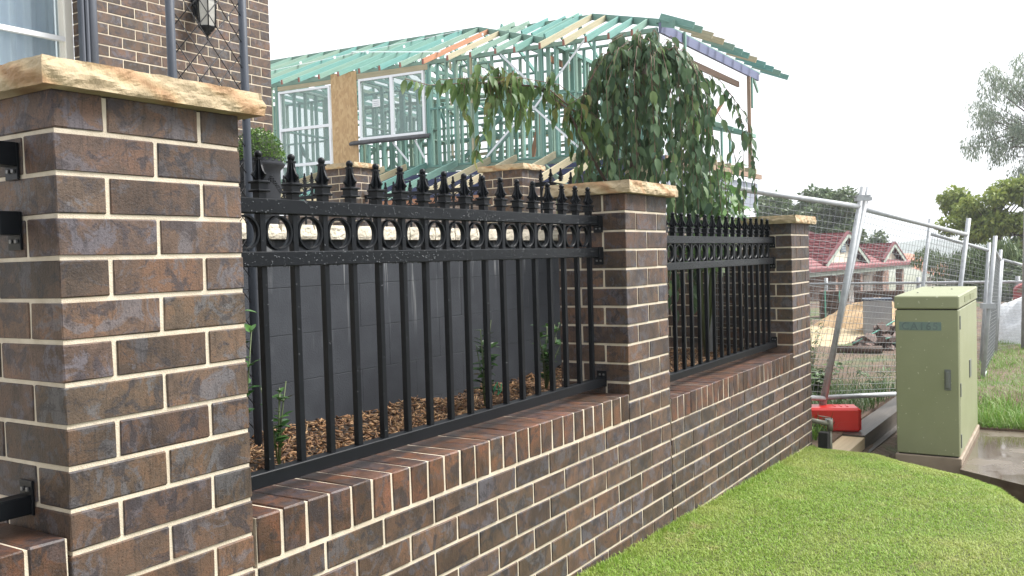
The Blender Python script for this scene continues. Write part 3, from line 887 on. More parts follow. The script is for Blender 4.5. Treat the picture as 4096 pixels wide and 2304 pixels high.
def fence_panel(label, loc, rz, L, bars, drops=0, brackets=True, rake=None, low=True):
    """local x along the panel, local z = 0 at the top of the pillar the panel belongs to, local y = 0 at the rail fronts"""
    r_ = thing('spear_fence', label, 'fence panel', (loc[0], loc[1], loc[2] - 0.96), rz, 'black spear topped fence panels')
    Z = 0.96
    rk = rake or (lambda t: 0.0)
    D_ = 0.040
    def rail(zt, zb, nm):
        if rake is None:
            o = box(nm, 0, L, 0, D_, zb + Z, zt + Z, M['black'], r_, 0.0025)
            return o
        bm = bmesh.new()
        xs = [L * k / 6 for k in range(7)]
        for a, b in zip(xs, xs[1:]):
            vv = add_box(bm, a, b, 0, D_, zb + Z, zt + Z)
            for v in vv:
                v.co.z += rk(v.co.x)
        return mesh_obj(nm, bm_mesh(nm, bm, M['black']), r_)
    rail(-0.185, -0.226, 'top_rail')
    rail(-0.328, -0.369, 'middle_rail')
    if low:
        rail(-0.919, -0.959, 'bottom_rail')
    by = 0.0103
    for k, xb in enumerate(bars):
        dz = rk(xb)
        b = mesh_obj('baluster', BAL, r_, (xb - 0.00975, by, -0.949 + Z + dz))
        mesh_obj('baluster', NECK, r_, (xb - 0.00975, by, -0.329 + Z + dz))
        mesh_obj('finial', FIN, r_, (xb, 0.02, -0.185 + Z + dz))
        if k + 1 < len(bars):
            xm = (xb + bars[k + 1]) / 2
            mesh_obj('ring', RING, r_, (xm, 0.020, -0.277 + Z + rk(xm)))
    if brackets:
        for x0, x1, sgn in ((0.0, 0.006, 1), (L - 0.006, L, -1)):
            for zt, zb in ((-0.181, -0.258), (-0.324, -0.404), (-0.889, -0.962)):
                br = box('bracket', x0, x1, -0.003, 0.044, zb + Z, zt + Z, M['black'], r_, 0.001)
                bm = bmesh.new()
                zz = (zb + 0.018) if zt > -0.5 else (zt - 0.018)
                for yy in (0.012, 0.031):
                    add_box(bm, -0.0055 if sgn < 0 else 0.0062, -0.0002 if sgn < 0 else 0.0115, yy - 0.0042, yy + 0.0042, zz - zb - 0.0042, zz - zb + 0.0042, 0.001)
                mesh_obj('bolt', bm_mesh('bolt', bm, M['steel']), br)
                # socket that grips the rail end
                xa, xb2 = (x1, x1 + 0.04) if sgn > 0 else (x0 - 0.04, x0)
                if zt > -0.5:
                    box('socket', xa - x0, xb2 - x0, -0.0015, 0.0445, 0.028 + (0.0 if zt > -0.3 else 0.003), zt - zb, M['black'], br, 0.001)
    if drops:
        sp = []
        for _ in range(drops):
            band = random.random()
            xx = random.uniform(0.03, L - 0.03)
            if band < 0.42: zz = random.uniform(-0.224, -0.187)
            elif band < 0.84: zz = random.uniform(-0.367, -0.330)
            else:
                b = random.choice(bars); xx = b + random.uniform(-0.008, 0.008); zz = random.uniform(-0.9, -0.23)
            onbar = band >= 0.84
            sp.append((xx, (by if onbar else 0.0), zz + Z, random.uniform(0.0009, 0.0026)))
        xx = 0.05
        while xx < L - 0.05:                      # beads hanging under the middle rail
            sp.append((xx, random.uniform(0.002, 0.03), -0.3695 + Z, random.uniform(0.0015, 0.003)))
            xx += random.expovariate(45)
        S = Soup()
        ico = []
        for lat in (0.0, 0.9):
            ico.append([(math.cos(t) * math.cos(lat), -math.sin(lat) * 0.8, math.sin(t) * math.cos(lat)) for t in [2 * math.pi * k / 6 for k in range(6)]])
        base = np.array(ico[0] + ico[1] + [(0, -0.85, 0)])
        FQ = [(k, (k + 1) % 6, 6 + (k + 1) % 6, 6 + k) for k in range(6)] + [(6, 7, 8, 12), (8, 9, 10, 12), (10, 11, 6, 12)]
        for (a, b, c, r0) in sp:
            S.add(base * np.array([r0, r0, r0 * 1.15]) + np.array([a, b, c]), FQ)
        d_ = mesh_obj('water_drops', S.mesh('water_drops', M['drop'], True), r_, kind='stuff')
    return r_
FY = 0.1155
fence_panel('black spear topped metal fence panel between the nearest and middle brick pillars', (PW, FY, 0), 0, P2 - PW,
            [0.532 - PW + 0.1187 * k for k in range(18)], 800)
fence_panel('black spear topped fence panel between the middle and farthest street pillars', (P2 + PW, FY, -0.083), 0, P3 - P2 - PW,
            [3.284 - 0.1215 - P2 - PW + 0.1215 * k for k in range(18)], 800)
fence_panel('black fence panel end bracketed to the left side of the nearest pillar', (-0.72, 0.13, 0.085), 0, 0.72, [0.07 + 0.1187 * k for k in range(5)], 0)

# ================================================================== RETAINING WALL BEHIND THE BED
YR = 1.10
rw = thing('retaining_wall', 'charcoal painted concrete block retaining wall behind the mulch bed with lime runs', 'retaining wall', (0.3, YR, -1.3))
for i in range(6):
    z1 = -0.262 - 0.2 * i + 1.3
    x_ = -0.2 * (i % 2)
    while x_ < 4.35:
        a, b = max(0, x_ + 0.0004), min(4.35, x_ + 0.3996)
        if b - a > 0.03:
            me = box_mesh('block', b - a, 0.19, 0.198, M['block'], 0.0012, 0.0004, random.randint(0, 2))
            mesh_obj('block', me, rw, (a, random.uniform(-0.0003, 0.0003), z1 - 0.198))
        x_ += 0.4
box('mortar', 0.0, 4.35, 0.004, 0.186, 0.0, 1.034, M['block'], rw)
x_ = 0.9; k = 0
while x_ < 4.3:
    w_ = random.uniform(0.17, 0.23)
    o = rock_slab('coping_stone', w_ - 0.004, 0.26, 0.062, rw, (x_, -0.035, 1.042), 20 + 3.1 * k, M['coping'], 0.02, 0.008, 6)
    x_ += w_; k += 1

# side brick wall running back from the farthest pillar
sw = thing('brick_wall', 'dark brick side wall running back behind the far fence panel and hanging leaves', 'brick wall', (5.70, 0.36, -1.95), group='low dark brick walls under the fence panels')
for i in range(5, 16):
    z1 = -CH * (i - 1) - 0.004 + 1.95; z0 = z1 - 0.076
    y_ = (0.12 if i % 2 else 0.0) - 0.24
    while y_ < 2.2:
        a, b = max(0.0, y_ + 0.005), min(2.2, y_ + 0.235)
        if b - a > 0.03:
            setback = 0.05 if a > 0.30 else 0.0
            brick(setback, setback + 0.11, a, b, z0, z1, sw)
        y_ += 0.24
box('mortar', 0.004, 0.09, 0.0, 0.29, 0.0, 1.6, M['mortar'], sw)
box('mortar', 0.054, 0.15, 0.29, 2.2, 0.0, 1.6, M['mortar'], sw)

# ================================================================== UPPER SIDE FENCE (runs along y)
XF = 6.55
def far_pillar(y0, ztop, label, seed, wide):
    base = -0.8
    r_ = thing('brick_pillar', label, 'pillar', (XF, y0, base), group='dark brick fence pillars with sandstone caps')
    nrow = int((ztop - base) / CH)
    # same bond, turned so the 470 mm face looks down the x axis
    for i in range(nrow):
        z1 = ztop - base - CH * i; z0 = z1 - 0.076
        if i % 2 == 0:
            brick(0, 0.11, 0, 0.23, z0, z1, r_); brick(0, 0.11, 0.24, 0.47, z0, z1, r_)
            brick(0.12, 0.35, 0, 0.11, z0, z1, r_); brick(0.12, 0.35, 0.36, 0.47, z0, z1, r_); brick(0.24, 0.35, 0.12, 0.35, z0, z1, r_)
        else:
            brick(0, 0.23, 0, 0.11, z0, z1, r_); brick(0, 0.11, 0.12, 0.35, z0, z1, r_); brick(0, 0.23, 0.36, 0.47, z0, z1, r_)
            brick(0.24, 0.35, 0, 0.23, z0, z1, r_); brick(0.24, 0.35, 0.24, 0.47, z0, z1, r_)
    box('mortar', 0.0035, 0.3465, 0.0035, 0.4665, 0, ztop - base - 0.004, M['mortar'], r_)
    rock_slab('capstone', 0.43, 0.55, 0.056, r_, (-0.04, -0.04, ztop - base), seed, M['sandstone'], 0.02, 0.011, 7)
far_pillar(2.946, 0.517, 'upper side boundary brick pillar with sandstone cap right of centre', 14.2, 0)
far_pillar(5.151, 0.708, 'upper side boundary brick pillar with sandstone cap behind the fence spears near the pot', 17.9, 0)
T5 = 0.585
fence_panel('black spear fence panel between the two upper side pillars', (XF + 0.16, 5.151, T5), -math.pi / 2, 1.74 - 0.0,
            [0.06 + 0.1167 * k for k in range(15)], 0, True)
fence_panel('black spear fence panel left of the upper side pillar behind the plant pot', (XF + 0.16, 7.1, T5 + 0.195), -math.pi / 2, 1.45,
            [0.06 + 0.1167 * k for k in range(12)], 0, True)
fence_panel('short raked black fence panel dropping away right of the upper side pillar', (XF + 0.16, 2.940, 0.572), -math.pi / 2, 1.30,
            [0.10 + 0.1127 * k for k in range(11)], 0, True, lambda t: 0.0 if t < 0.32 else -0.42 * (t - 0.32))
uw = thing('brick_wall', 'dark brick wall beneath the upper side fence', 'brick wall', (XF, 0.9, -1.9), group='low dark brick walls under the fence panels')
box('wall_body', 0.0, 0.23, 0.0, 6.6, 0.0, 1.48, M['pale_brick'], uw)

# ================================================================== BRICK HOUSE (left)
HY = 4.75
hs_ = thing('brick_house', 'two storey dark brick house corner at the upper left behind the nearest pillar', 'house', (3.15, HY, -0.2))
HX0, HX1 = 3.17, 5.0
for i in range(0, 38):
    z0 = -0.055 + 0.086 * i
    z1 = z0 + 0.076
    if z0 < 0.05:
        continue
    off = HX1 - (0.115 if i % 2 else 0.235)
    k = math.floor((HX0 - off) / 0.24)
    while True:
        a = max(HX0, off + k * 0.24 + 0.005); b = min(HX1, off + (k + 1) * 0.24 - 0.005)
        k += 1
        if a >= HX1:
            break
        if b - a < 0.02:
            continue
        brick(a - 3.15, b - 3.15, 0, 0.11, z0 + 0.2, z1 + 0.2, hs_)
    # reveal beside the window, seen end on
    if z0 > 0.9:
        brick(HX0 - 3.15, HX0 - 3.15 + 0.11, 0.12, 0.229, z0 + 0.2, z1 + 0.2, hs_)
box('mortar', HX0 - 3.15 + 0.004, HX1 - 3.15 - 0.004, 0.004, 0.228, 0.2, 3.4, M['mortar'], hs_)
# window set back from the facade
WY = 0.26
wf = box('window_frame', -0.042, 0.019, WY - 0.03, WY + 0.05, 1.0, 3.4, M['cream_frame'], hs_)
box('sash_stile', -0.075, -0.043, WY + 0.0, WY + 0.04, 1.0, 3.4, M['cream_frame'], hs_)
box('transom', -1.6, -0.043, WY - 0.025, WY + 0.02, 1.632, 1.668, M['white_ali'], hs_)
box('pane', -1.6, -0.076, WY + 0.012, WY + 0.018, 1.0, 3.4, M['glass_house'], hs_)
# curtain behind the glass
V, F = grid_np(160, 2, lambda u, v: (1.35 + 1.75 * u, HY + WY + 0.10 + 0.03 * math.sin(u * 68 + 2 * math.sin(u * 9)) + 0.012 * math.sin(u * 190), 0.8 + 2.4 * v))
cu = mesh_obj('curtain', from_np('curtain', V, F, M['curtain'], True))
tag(cu, 'pale sheer curtain hanging in folds behind the white framed house window', 'curtain')
# downpipes in the corner
dp = thing('downpipe', 'slate blue steel downpipe pair running up the brick house corner', 'downpipe', (3.06, HY - 0.09, -0.2))
def fluted(x0, x1, y0, y1):
    bm = bmesh.new(); add_box(bm, x0, x1, y0, y1, 0.2, 3.5, 0.008); return bm_mesh('pipe', bm, M['slate'])
mesh_obj('pipe', fluted(-0.002, 0.024, 0.02, 0.08), dp)
mesh_obj('pipe', fluted(0.031, 0.058, 0.012, 0.08), dp)
tube('round_pipe', [(0.098, 0.045, 0.2), (0.098, 0.045, 3.5)], 0.037, M['slate'], dp, 14)

# wall lantern
ln = thing('wall_lantern', 'black coach lantern with frosted glass mounted high on the brick wall', 'lantern', (4.165, HY - 0.14, 1.585))
bm = bmesh.new()
lathe(bm, [(0.002, 0.0), (0.008, 0.008), (0.006, 0.018), (0.012, 0.026), (0.007, 0.036), (0.022, 0.046), (0.034, 0.056), (0.030, 0.064), (0.046, 0.074), (0.062, 0.098), (0.072, 0.112)], 12)
mesh_obj('finial', bm_mesh('finial', bm, M['black']), ln)
bm = bmesh.new()
lathe(bm, [(0.066, 0.110), (0.073, 0.18), (0.077, 0.30), (0.072, 0.34)], 6, smooth=False)
mesh_obj('glass', bm_mesh('glass', bm, M['lamp_glass']), ln)
for k in range(6):
    t = 2 * math.pi * k / 6
    tube('rib', [(0.070 * math.cos(t), 0.070 * math.sin(t), 0.104), (0.079 * math.cos(t), 0.079 * math.sin(t), 0.20), (0.082 * math.cos(t), 0.082 * math.sin(t), 0.31), (0.074 * math.cos(t), 0.074 * math.sin(t), 0.35)], 0.0055, M['black'], ln, 6)
bm = bmesh.new()
lathe(bm, [(0.082, 0.345), (0.095, 0.352), (0.072, 0.39), (0.035, 0.43), (0.012, 0.45), (0.010, 0.48)], 6, smooth=False)
mesh_obj('roof', bm_mesh('roof', bm, M['black']), ln)
tube('arm', [(0.0, 0.12, 0.30), (-0.06, 0.10, 0.29), (-0.10, 0.06, 0.33), (-0.04, 0.0, 0.45), (0, 0, 0.47)], 0.009, M['black'], ln, 6)
box('wall_plate', -0.04, 0.04, 0.11, 0.139, 0.22, 0.40, M['black'], ln, 0.006)

# trellis in the bed
TY = 0.95
tr = thing('garden_trellis', 'slate grey metal garden trellis with diamond wire standing behind the nearest pillar', 'trellis', (1.0, TY, -1.1))
for xx in (0.009, 0.332):
    tube('post', [(xx, 0, 0), (xx, 0, 2.45)], 0.0155, M['trellis'], tr, 12)
tx0, tx1 = 0.022, 0.319
dzz = 0.0985
S1 = Soup()
W_ = tx1 - tx0
rise = 0.345
z_ = -0.2
def clip_wire(za, zb, flip):
    pts = [(tx0, -0.004 if flip else 0.004, za), (tx1, -0.004 if flip else 0.004, zb)]
    return pts
for k in range(-5, 26):
    za = 0.3 + dzz * k
    for flip, (a, b) in ((0, (za, za + rise)), (1, (za + rise, za))):
        lo, hi = 0.05, 2.43
        p, q = Vector((tx0, 0.004 - 0.008 * flip, a)), Vector((tx1, 0.004 - 0.008 * flip, b))
        if min(a, b) < lo or max(a, b) > hi:
            continue
        tube('wire', [p, q], 0.0022, M['wire_dark'], tr, 4)

# potted box ball
pot = thing('plant_pot', 'charcoal urn with rope swag on the house porch', 'plant pot', (4.19, 4.05, -0.12))
bm = bmesh.new()
lathe(bm, [(0.11, 0.0), (0.125, 0.05), (0.150, 0.25), (0.168, 0.40), (0.160, 0.50), (0.165, 0.545), (0.195, 0.575), (0.205, 0.590), (0.200, 0.603), (0.184, 0.612), (0.182, 0.635), (0.172, 0.640), (0.165, 0.60)], 40)
mesh_obj('bowl', bm_mesh('bowl', bm, M['pot']), pot)
Sg = Soup()
for s0 in range(4):
    t0 = s0 * math.pi / 2 + 0.6
    for row in range(3):
        for k in range(16):
            u_ = k / 15
            t = t0 + (u_ - 0.5) * 1.5
            zz = 0.47 - 0.095 * math.sin(u_ * math.pi) - 0.017 * (row - 1)
            rr = 0.1685 if zz > 0.40 else 0.166
            c = np.array([rr * math.cos(t), rr * math.sin(t), zz])
            q = 0.0095
            V = np.array([(q, 0, 0), (-q, 0, 0), (0, q, 0), (0, -q, 0), (0, 0, q), (0, 0, -q)]) + c
            Sg.add(V, [(0, 2, 4, 4), (2, 1, 4, 4), (1, 3, 4, 4), (3, 0, 4, 4), (2, 0, 5, 5), (1, 2, 5, 5), (3, 1, 5, 5), (0, 3, 5, 5)])
def soup_tri(S, name, mat, smooth=False):
    bm = bmesh.new()
    V = np.concatenate(S.V); F = np.concatenate(S.F)
    vv = [bm.verts.new(v) for v in V]
    for f in F:
        idx = list(dict.fromkeys(f.tolist()))
        bm.faces.new([vv[i] for i in idx])
    return bm_mesh(name, bm, mat, smooth)
mesh_obj('rope_swag', soup_tri(Sg, 'rope_swag', M['pot'], True), pot)
pm = bmesh.new(); lathe(pm, [(0.165, -0.3), (0.30, -0.3), (0.30, -0.0), (0.05, 0.0)], 24)

# ------------------------------------------------------------------ leaf machinery
def leaf_template(l, w, fold=0.25, droop=0.3, kind='ovate'):
    """leaf along +y from its stalk, returns V,F quads"""
    if kind == 'ovate':
        prof = [(0.0, 0.0), (0.18, 0.75), (0.45, 1.0), (0.75, 0.6), (1.0, 0.0)]
        V, F = [], []
        for t, k in prof:
            zc = -droop * l * t * t
            V += [(-k * w / 2, t * l, zc + fold * k * w / 2), (0, t * l, zc), (k * w / 2, t * l, zc + fold * k * w / 2)]
        for i in range(len(prof) - 1):
            a = i * 3
            F += [(a, a + 1, a + 4, a + 3), (a + 1, a + 2, a + 5, a + 4)]
        return np.array(V), np.array(F)
    if kind == 'quad':
        V = np.array([(0, 0, 0), (w / 2, l * 0.45, fold * w / 2), (0, l, -droop * l), (-w / 2, l * 0.45, fold * w / 2)])
        return V, np.array([(0, 1, 2, 3)])
    if kind == 'star':
        V = [(0, l * 0.32, 0)]
        lob = [(-1.95, 0.55), (-0.95, 0.85), (0.0, 1.05), (0.95, 0.85), (1.95, 0.55)]
        pts = [(0, 0)]
        for i, (a, r_) in enumerate(lob):
            if i:
                am = (lob[i - 1][0] + a) / 2
                pts.append((am, 0.30))
            pts.append((a, r_))
        out = []
        for (a, r_) in pts[1:]:
            out.append((math.sin(a) * r_ * w * 0.62, l * 0.32 + math.cos(a) * r_ * l * 0.66, -droop * l * r_ * 0.5))
        V += out + [(0, 0, 0)]
        n_ = len(out)
        F = []
        ring = [n_ + 1] + list(range(1, n_ + 1))
        for i in range(0, len(ring) - 1, 2):
            F.append((0, ring[i + 1], ring[i], ring[i]) if False else (0, ring[i], ring[i + 1], ring[(i + 2) % len(ring)]))
        return np.array(V), np.array(F)

def frames(pos, d, nrm):
    """stack of 4x4: y axis along d, z axis near nrm"""
    d = d / np.linalg.norm(d, axis=1)[:, None]
    x = np.cross(d, nrm); x /= (np.linalg.norm(x, axis=1)[:, None] + 1e-9)
    z = np.cross(x, d)
    A = np.zeros((len(pos), 4, 4)); A[:, :3, 0] = x; A[:, :3, 1] = d; A[:, :3, 2] = z; A[:, :3, 3] = pos; A[:, 3, 3] = 1
    return A

def leaf_stuff(name, A, scales, T, mat, parent=None, kind='stuff'):
    V0, F0 = T
    n_ = len(A)
    V = np.einsum('nij,kj->nki', A[:, :3, :3], V0) * scales[:, None, None] + A[:, None, :3, 3]
    F = F0[None] + (np.arange(n_) * len(V0))[:, None, None]
    return mesh_obj(name, from_np(name, V.reshape(-1, 3), F.reshape(-1, F0.shape[1]), mat, True), parent, kind=kind)

_leafme = {}
def leaf_parts(A, scales, T, mat, parent, key):
    if key not in _leafme:
        _leafme[key] = from_np('leaf', T[0], T[1], mat, True)
    for a, s in zip(A, scales):
        o = bpy.data.objects.new('leaf', _leafme[key])
        link(o, parent)
        m = Matrix(a.tolist())
        o.matrix_local = m @ Matrix.Scale(float(s), 4)

def leaves(parent, origin, P, D, Nn, sc, T, mat, key, nparts, name='foliage'):
    """nearest ones become separate leaf parts, the rest one mesh"""
    P, D, Nn, sc = map(np.asarray, (P, D, Nn, sc))
    org = np.array(origin)
    dist = np.linalg.norm(P - np.array(CAM), axis=1)
    o_ = np.argsort(dist)
    A = frames(P - org, D, Nn)
    i1, i2 = o_[:nparts], o_[nparts:]
    if len(i1):
        leaf_parts(A[i1], sc[i1], T, mat, parent, key)
    if len(i2):
        leaf_stuff(name, A[i2], sc[i2], T, mat, parent)

def rand_unit(n_):
    v = rng.normal(size=(n_, 3)); return v / np.linalg.norm(v, axis=1)[:, None]

# box ball
bb = thing('box_shrub', 'clipped round box shrub growing in the charcoal urn', 'shrub', (4.19, 4.05, 0.50))
n = 3400
u_ = rand_unit(n); u_ = u_[u_[:, 2] > -0.25]; n = len(u_)
rad = 0.192 * rng.uniform(0.80, 1.06, n)[:, None]
P = u_ * rad * np.array([1, 1, 1.12]) + np.array([4.19, 4.05, 0.545])
P[:, 2] = np.maximum(P[:, 2], 0.50)
leaves(bb, (4.19, 4.05, 0.50), P, u_ + rand_unit(n) * 0.9, rand_unit(n) + np.array([0, 0, 0.8]), rng.uniform(0.8, 1.3, n), leaf_template(0.019, 0.013, 0.1, 0.1, 'quad'), M['leaf_box'], 'box', 0)
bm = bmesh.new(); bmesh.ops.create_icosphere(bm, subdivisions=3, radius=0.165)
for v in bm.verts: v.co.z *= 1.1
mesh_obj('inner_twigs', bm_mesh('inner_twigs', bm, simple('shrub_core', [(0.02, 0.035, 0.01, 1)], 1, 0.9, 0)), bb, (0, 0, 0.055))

# ------------------------------------------------------------------ weeping tree
WO = (4.25, 0.72, -1.06)
wt = thing('weeping_tree', 'weeping tree with long leafy hanging strands in the bed behind the middle pillar', 'tree', WO)
wo_ = Vector(WO)
def W(p): return tuple(Vector(p) - wo_)
tube('trunk', [W(p) for p in [(4.25, 0.72, -1.1), (4.23, 0.72, -0.4), (4.27, 0.70, 0.2), (4.33, 0.66, 0.7), (4.38, 0.62, 0.93)]], 0.032, M['bark'], wt, 10, 0.02)
tube('branch', [W(p) for p in [(4.24, 0.72, -0.15), (3.98, 0.85, 0.25), (3.86, 0.95, 0.55), (3.72, 1.08, 0.68), (3.5, 1.25, 0.69)]], 0.011, M['bark'], wt, 8, 0.005)
Pn, Dn, Nn_, Sn = [], [], [], []
stores = [(Pn, Dn, Nn_, Sn), ([], [], [], [])]
light = 0
strand_paths = []
def strand(pts, step, size, spread=1.0, tw=0.0024, density=1.0):
    """twig through pts with drooping leaves"""
    P_ = [Vector(p) for p in pts]
    # resample
    path = []
    for i in range(len(P_) - 1):
        L = (P_[i + 1] - P_[i]).length; k = max(1, int(L / 0.05))
        for j in range(k):
            path.append(P_[i].lerp(P_[i + 1], j / k))
    path.append(P_[-1])
    strand_paths.append(([W(p) for p in path], tw))
    acc = random.random() * step; side = 0; total = 0
    for a, b in zip(path, path[1:]):
        seg = (b - a).length
        while acc < seg:
            p = a.lerp(b, acc / seg)
            t = (b - a).normalized()
            ang = random.uniform(0, 2 * math.pi)
            out = Vector((math.cos(ang), math.sin(ang), 0))
            d = (out * random.uniform(0.15, 0.95) * spread + Vector((0, 0, -1)) * random.uniform(0.45, 1.2) + t * 0.2).normalized()
            if random.random() < density:
                a_, b_, c_, e_ = stores[light]
                a_.append(p + out * 0.004); b_.append(d); c_.append((out + Vector((0, 0, 0.55)) + Vector([random.uniform(-.7, .7) for _ in range(3)])))
                e_.append(size * random.uniform(0.6, 1.4))
            acc += step * random.uniform(0.6, 1.4)
        acc -= seg
cx_w, cy_w = 4.35, 0.64
for k in range(96):
    th = random.uniform(0, 2 * math.pi)
    rr = 0.49 * math.sqrt(random.uniform(0.04, 1))
    top = 1.00 - 0.40 * (rr / 0.49) ** 4 + random.uniform(-0.07, 0.03)
    ex, ey = cx_w + rr * math.cos(th), cy_w + rr * math.sin(th) * 0.85
    L = random.uniform(0.75, 1.42) if rr > 0.2 else random.uniform(0.4, 1.0)
    bot = max(top - L, random.uniform(-0.30, -0.02))
    sway = Vector((random.uniform(-0.05, 0.05), random.uniform(-0.05, 0.05), 0))
    p0 = Vector((cx_w + 0.35 * (ex - cx_w), cy_w + 0.35 * (ey - cy_w), 0.90))
    p1 = Vector(((p0.x + ex) / 2, (p0.y + ey) / 2, max(top, 0.86) + 0.05))
    p2 = Vector((ex, ey, top))
    pts = [p0, p1, p2]
    for q in (0.33, 0.66, 1.0):
        pts.append(p2 + Vector((0, 0, (bot - top) * q)) + sway * q + Vector((math.cos(th), math.sin(th), 0)) * 0.03 * q)
    strand(pts, 0.040, 1.0)
light = 1
# horizontal limb to the left with short drooping sprigs
limb = [(3.98, 0.85, 0.45), (3.78, 1.02, 0.66), (3.60, 1.20, 0.70), (3.40, 1.38, 0.69), (3.22, 1.52, 0.67), (3.10, 1.60, 0.70)]
strand(limb, 0.022, 0.95, 1.1, 0.005)
strand([Vector(p) + Vector((0.03, -0.05, 0.03)) for p in limb[:5]], 0.03, 0.95, 1.1, 0.003)
for k in range(26):
    t = random.uniform(0, 3.0); i = int(t); f_ = t - i
    p = Vector(limb[i]).lerp(Vector(limb[i + 1]), f_)
    q = p + Vector((random.uniform(-0.12, 0.12), random.uniform(-0.12, 0.12), random.uniform(0.0, 0.14)))
    L = random.uniform(0.08, 0.34)
    strand([p, q, q + Vector((random.uniform(-.06, .06), 0, -L * 0.6)), q + Vector((random.uniform(-.08, .08), 0, -L))], 0.034, 0.9)
strand([(3.55, 1.22, 0.66), (3.42, 1.26, 0.48), (3.36, 1.27, 0.36), (3.33, 1.27, 0.24)], 0.022, 0.8)
light = 0
# loose strands on the right
for pts in ([(4.62, 0.42, 0.86), (4.78, 0.30, 0.78), (4.88, 0.24, 0.66), (4.93, 0.20, 0.45), (4.94, 0.2, 0.05), (4.90, 0.2, -0.32)],
            [(4.72, 0.35, 0.80), (4.92, 0.25, 0.62), (5.01, 0.18, 0.42), (5.05, 0.16, 0.14), (5.03, 0.16, -0.03)],
            [(4.86, 0.26, 0.70), (4.98, 0.18, 0.54), (5.02, 0.15, 0.2), (4.98, 0.14, -0.12)],
            [(4.66, 0.36, 0.7), (4.80, 0.24, 0.42), (4.84, 0.2, 0.1), (4.80, 0.2, -0.33)],
            [(4.60, 0.36, 0.6), (4.66, 0.24, 0.2), (4.67, 0.22, -0.2), (4.65, 0.22, -0.36)]):
    strand(pts, 0.05, 1.0, 1.2, 0.0032)
# strands reaching down behind the second fence panel
for k in range(11):
    x_ = 4.30 + random.uniform(0, 0.62); y_ = 0.5 + random.uniform(-0.12, 0.2)
    strand([(x_, y_, 0.1), (x_ + random.uniform(-.03, .03), y_, -0.3), (x_ + random.uniform(-.04, .04), y_, random.uniform(-0.78, -0.5))], 0.045, 1.0)
S_ = Soup()
for path, tw in strand_paths:
    S_.tube(path, tw, 4, tw * 0.5)
mesh_obj('twigs', S_.mesh('twigs', M['twig'], True), wt, kind='stuff')
leaves(wt, WO, Pn, Dn, Nn_, Sn, leaf_template(0.074, 0.036, 0.30, 0.32), M['leaf_weep'], 'weep', 210)
leaves(wt, WO, *stores[1], leaf_template(0.088, 0.037, 0.35, 0.40), M['leaf_weep_light'], 'weepl', 90, 'limb_foliage')

# maple shrub with star leaves at the right of the weeping tree
MO = (4.95, 0.50, -1.08)
mp_ = thing('maple_shrub', 'light green star leaved maple shrub growing beside the weeping tree', 'shrub', MO)
mo_ = Vector(MO)
stems = []
Pm, Dm, Nm, Sm = [], [], [], []
for k in range(30):
    top = Vector((random.uniform(4.50, 5.30), random.uniform(0.24, 0.46), random.uniform(-0.25, 0.30)))
    mid = mo_.lerp(top, 0.6) + Vector((random.uniform(-.08, .08), random.uniform(-.02, .08), 0.05))
    tube('stem', [Vector((0, 0, 0)), mid - mo_, top - mo_], 0.007, M['stem_green'], mp_, 5, 0.003)
    for j in range(15):
        p = mid.lerp(top, random.uniform(0.35, 1.0)) + Vector((random.uniform(-.10, .10), random.uniform(-.03, .08), random.uniform(-.10, .10)))
        a = random.uniform(0, 2 * math.pi)
        Pm.append(p); Dm.append(Vector((math.cos(a), 0.6 * math.sin(a), random.uniform(-1.1, 0.2)))); Nm.append(Vector((random.uniform(-.8, .2), random.uniform(-1.2, -.2), random.uniform(0.2, 1.0)))); Sm.append(random.uniform(0.6, 1.15))
leaves(mp_, MO, Pm, Dm, Nm, Sm, leaf_template(0.115, 0.12, 0, 0.25, 'star'), M['leaf_maple'], 'maple', 260)

# small bed shrubs
def bed_shrub(x0, y0, h, spread, nst, label, seed, size=1.0):
    rr = random.Random(seed)
    o = (x0, y0, bed_z(x0, y0) - 0.01)
    r_ = thing('young_shrub', label, 'shrub', o, group='young glossy shrubs in the mulch bed')
    P_, D_, N_, S2 = [], [], [], []
    for k in range(nst):
        hh = h * rr.uniform(0.6, 1.0)
        tip = Vector((rr.uniform(-1, 1) * spread, rr.uniform(-1, 1) * spread * 0.5, hh))
        mid = Vector((tip.x * 0.35, tip.y * 0.35, hh * 0.55))
        tube('stem', [(0, 0, 0), mid, tip], 0.004, M['stem_green'], r_, 5, 0.002)
        for j in range(11):
            f_ = rr.uniform(0.25, 1.0)
            p = (mid * (f_ / 0.55)) if f_ < 0.55 else mid.lerp(tip, (f_ - 0.55) / 0.45)
            a = rr.uniform(0, 2 * math.pi)
            P_.append(p + Vector(o)); D_.append(Vector((math.cos(a), math.sin(a), rr.uniform(-0.1, 0.9)))); N_.append(Vector((rr.uniform(-.3, .3), rr.uniform(-.6, .2), 1))); S2.append(size * rr.uniform(0.7, 1.2))
    leaves(r_, o, P_, D_, N_, S2, leaf_template(0.045, 0.023, 0.25, 0.15), M['leaf_camellia'], 'cam', 200)
    return r_
s1 = bed_shrub(2.46, 0.66, 0.46, 0.10, 8, 'upright glossy leaved shrub with bright green tie in the mulch', 3, 1.35)
bed_shrub(3.06, 0.68, 0.40, 0.12, 8, 'bushy glossy leaved shrub in the mulch just left of the middle pillar', 8, 1.35)
bed_shrub(1.13, 0.62, 0.36, 0.085, 4, 'low leafy shrub just right of the nearest pillar behind the fence bars', 12)
bed_shrub(1.10, 0.75, 0.78, 0.05, 3, 'tall thin leafy shrub climbing the trellis post behind the nearest pillar', 15, 1.2)
tie = tube('plant_tie', [(2.47, 0.62, -1.0), (2.455, 0.60, -0.965), (2.475, 0.60, -0.945), (2.49, 0.60, -0.975), (2.475, 0.6, -1.005), (2.505, 0.6, -0.99), (2.51, 0.6, -0.955)], 0.003, M['tie_green'], None, 6)
tag(tie, 'bright green plastic tie lying at the foot of the upright shrub', 'plant tie')
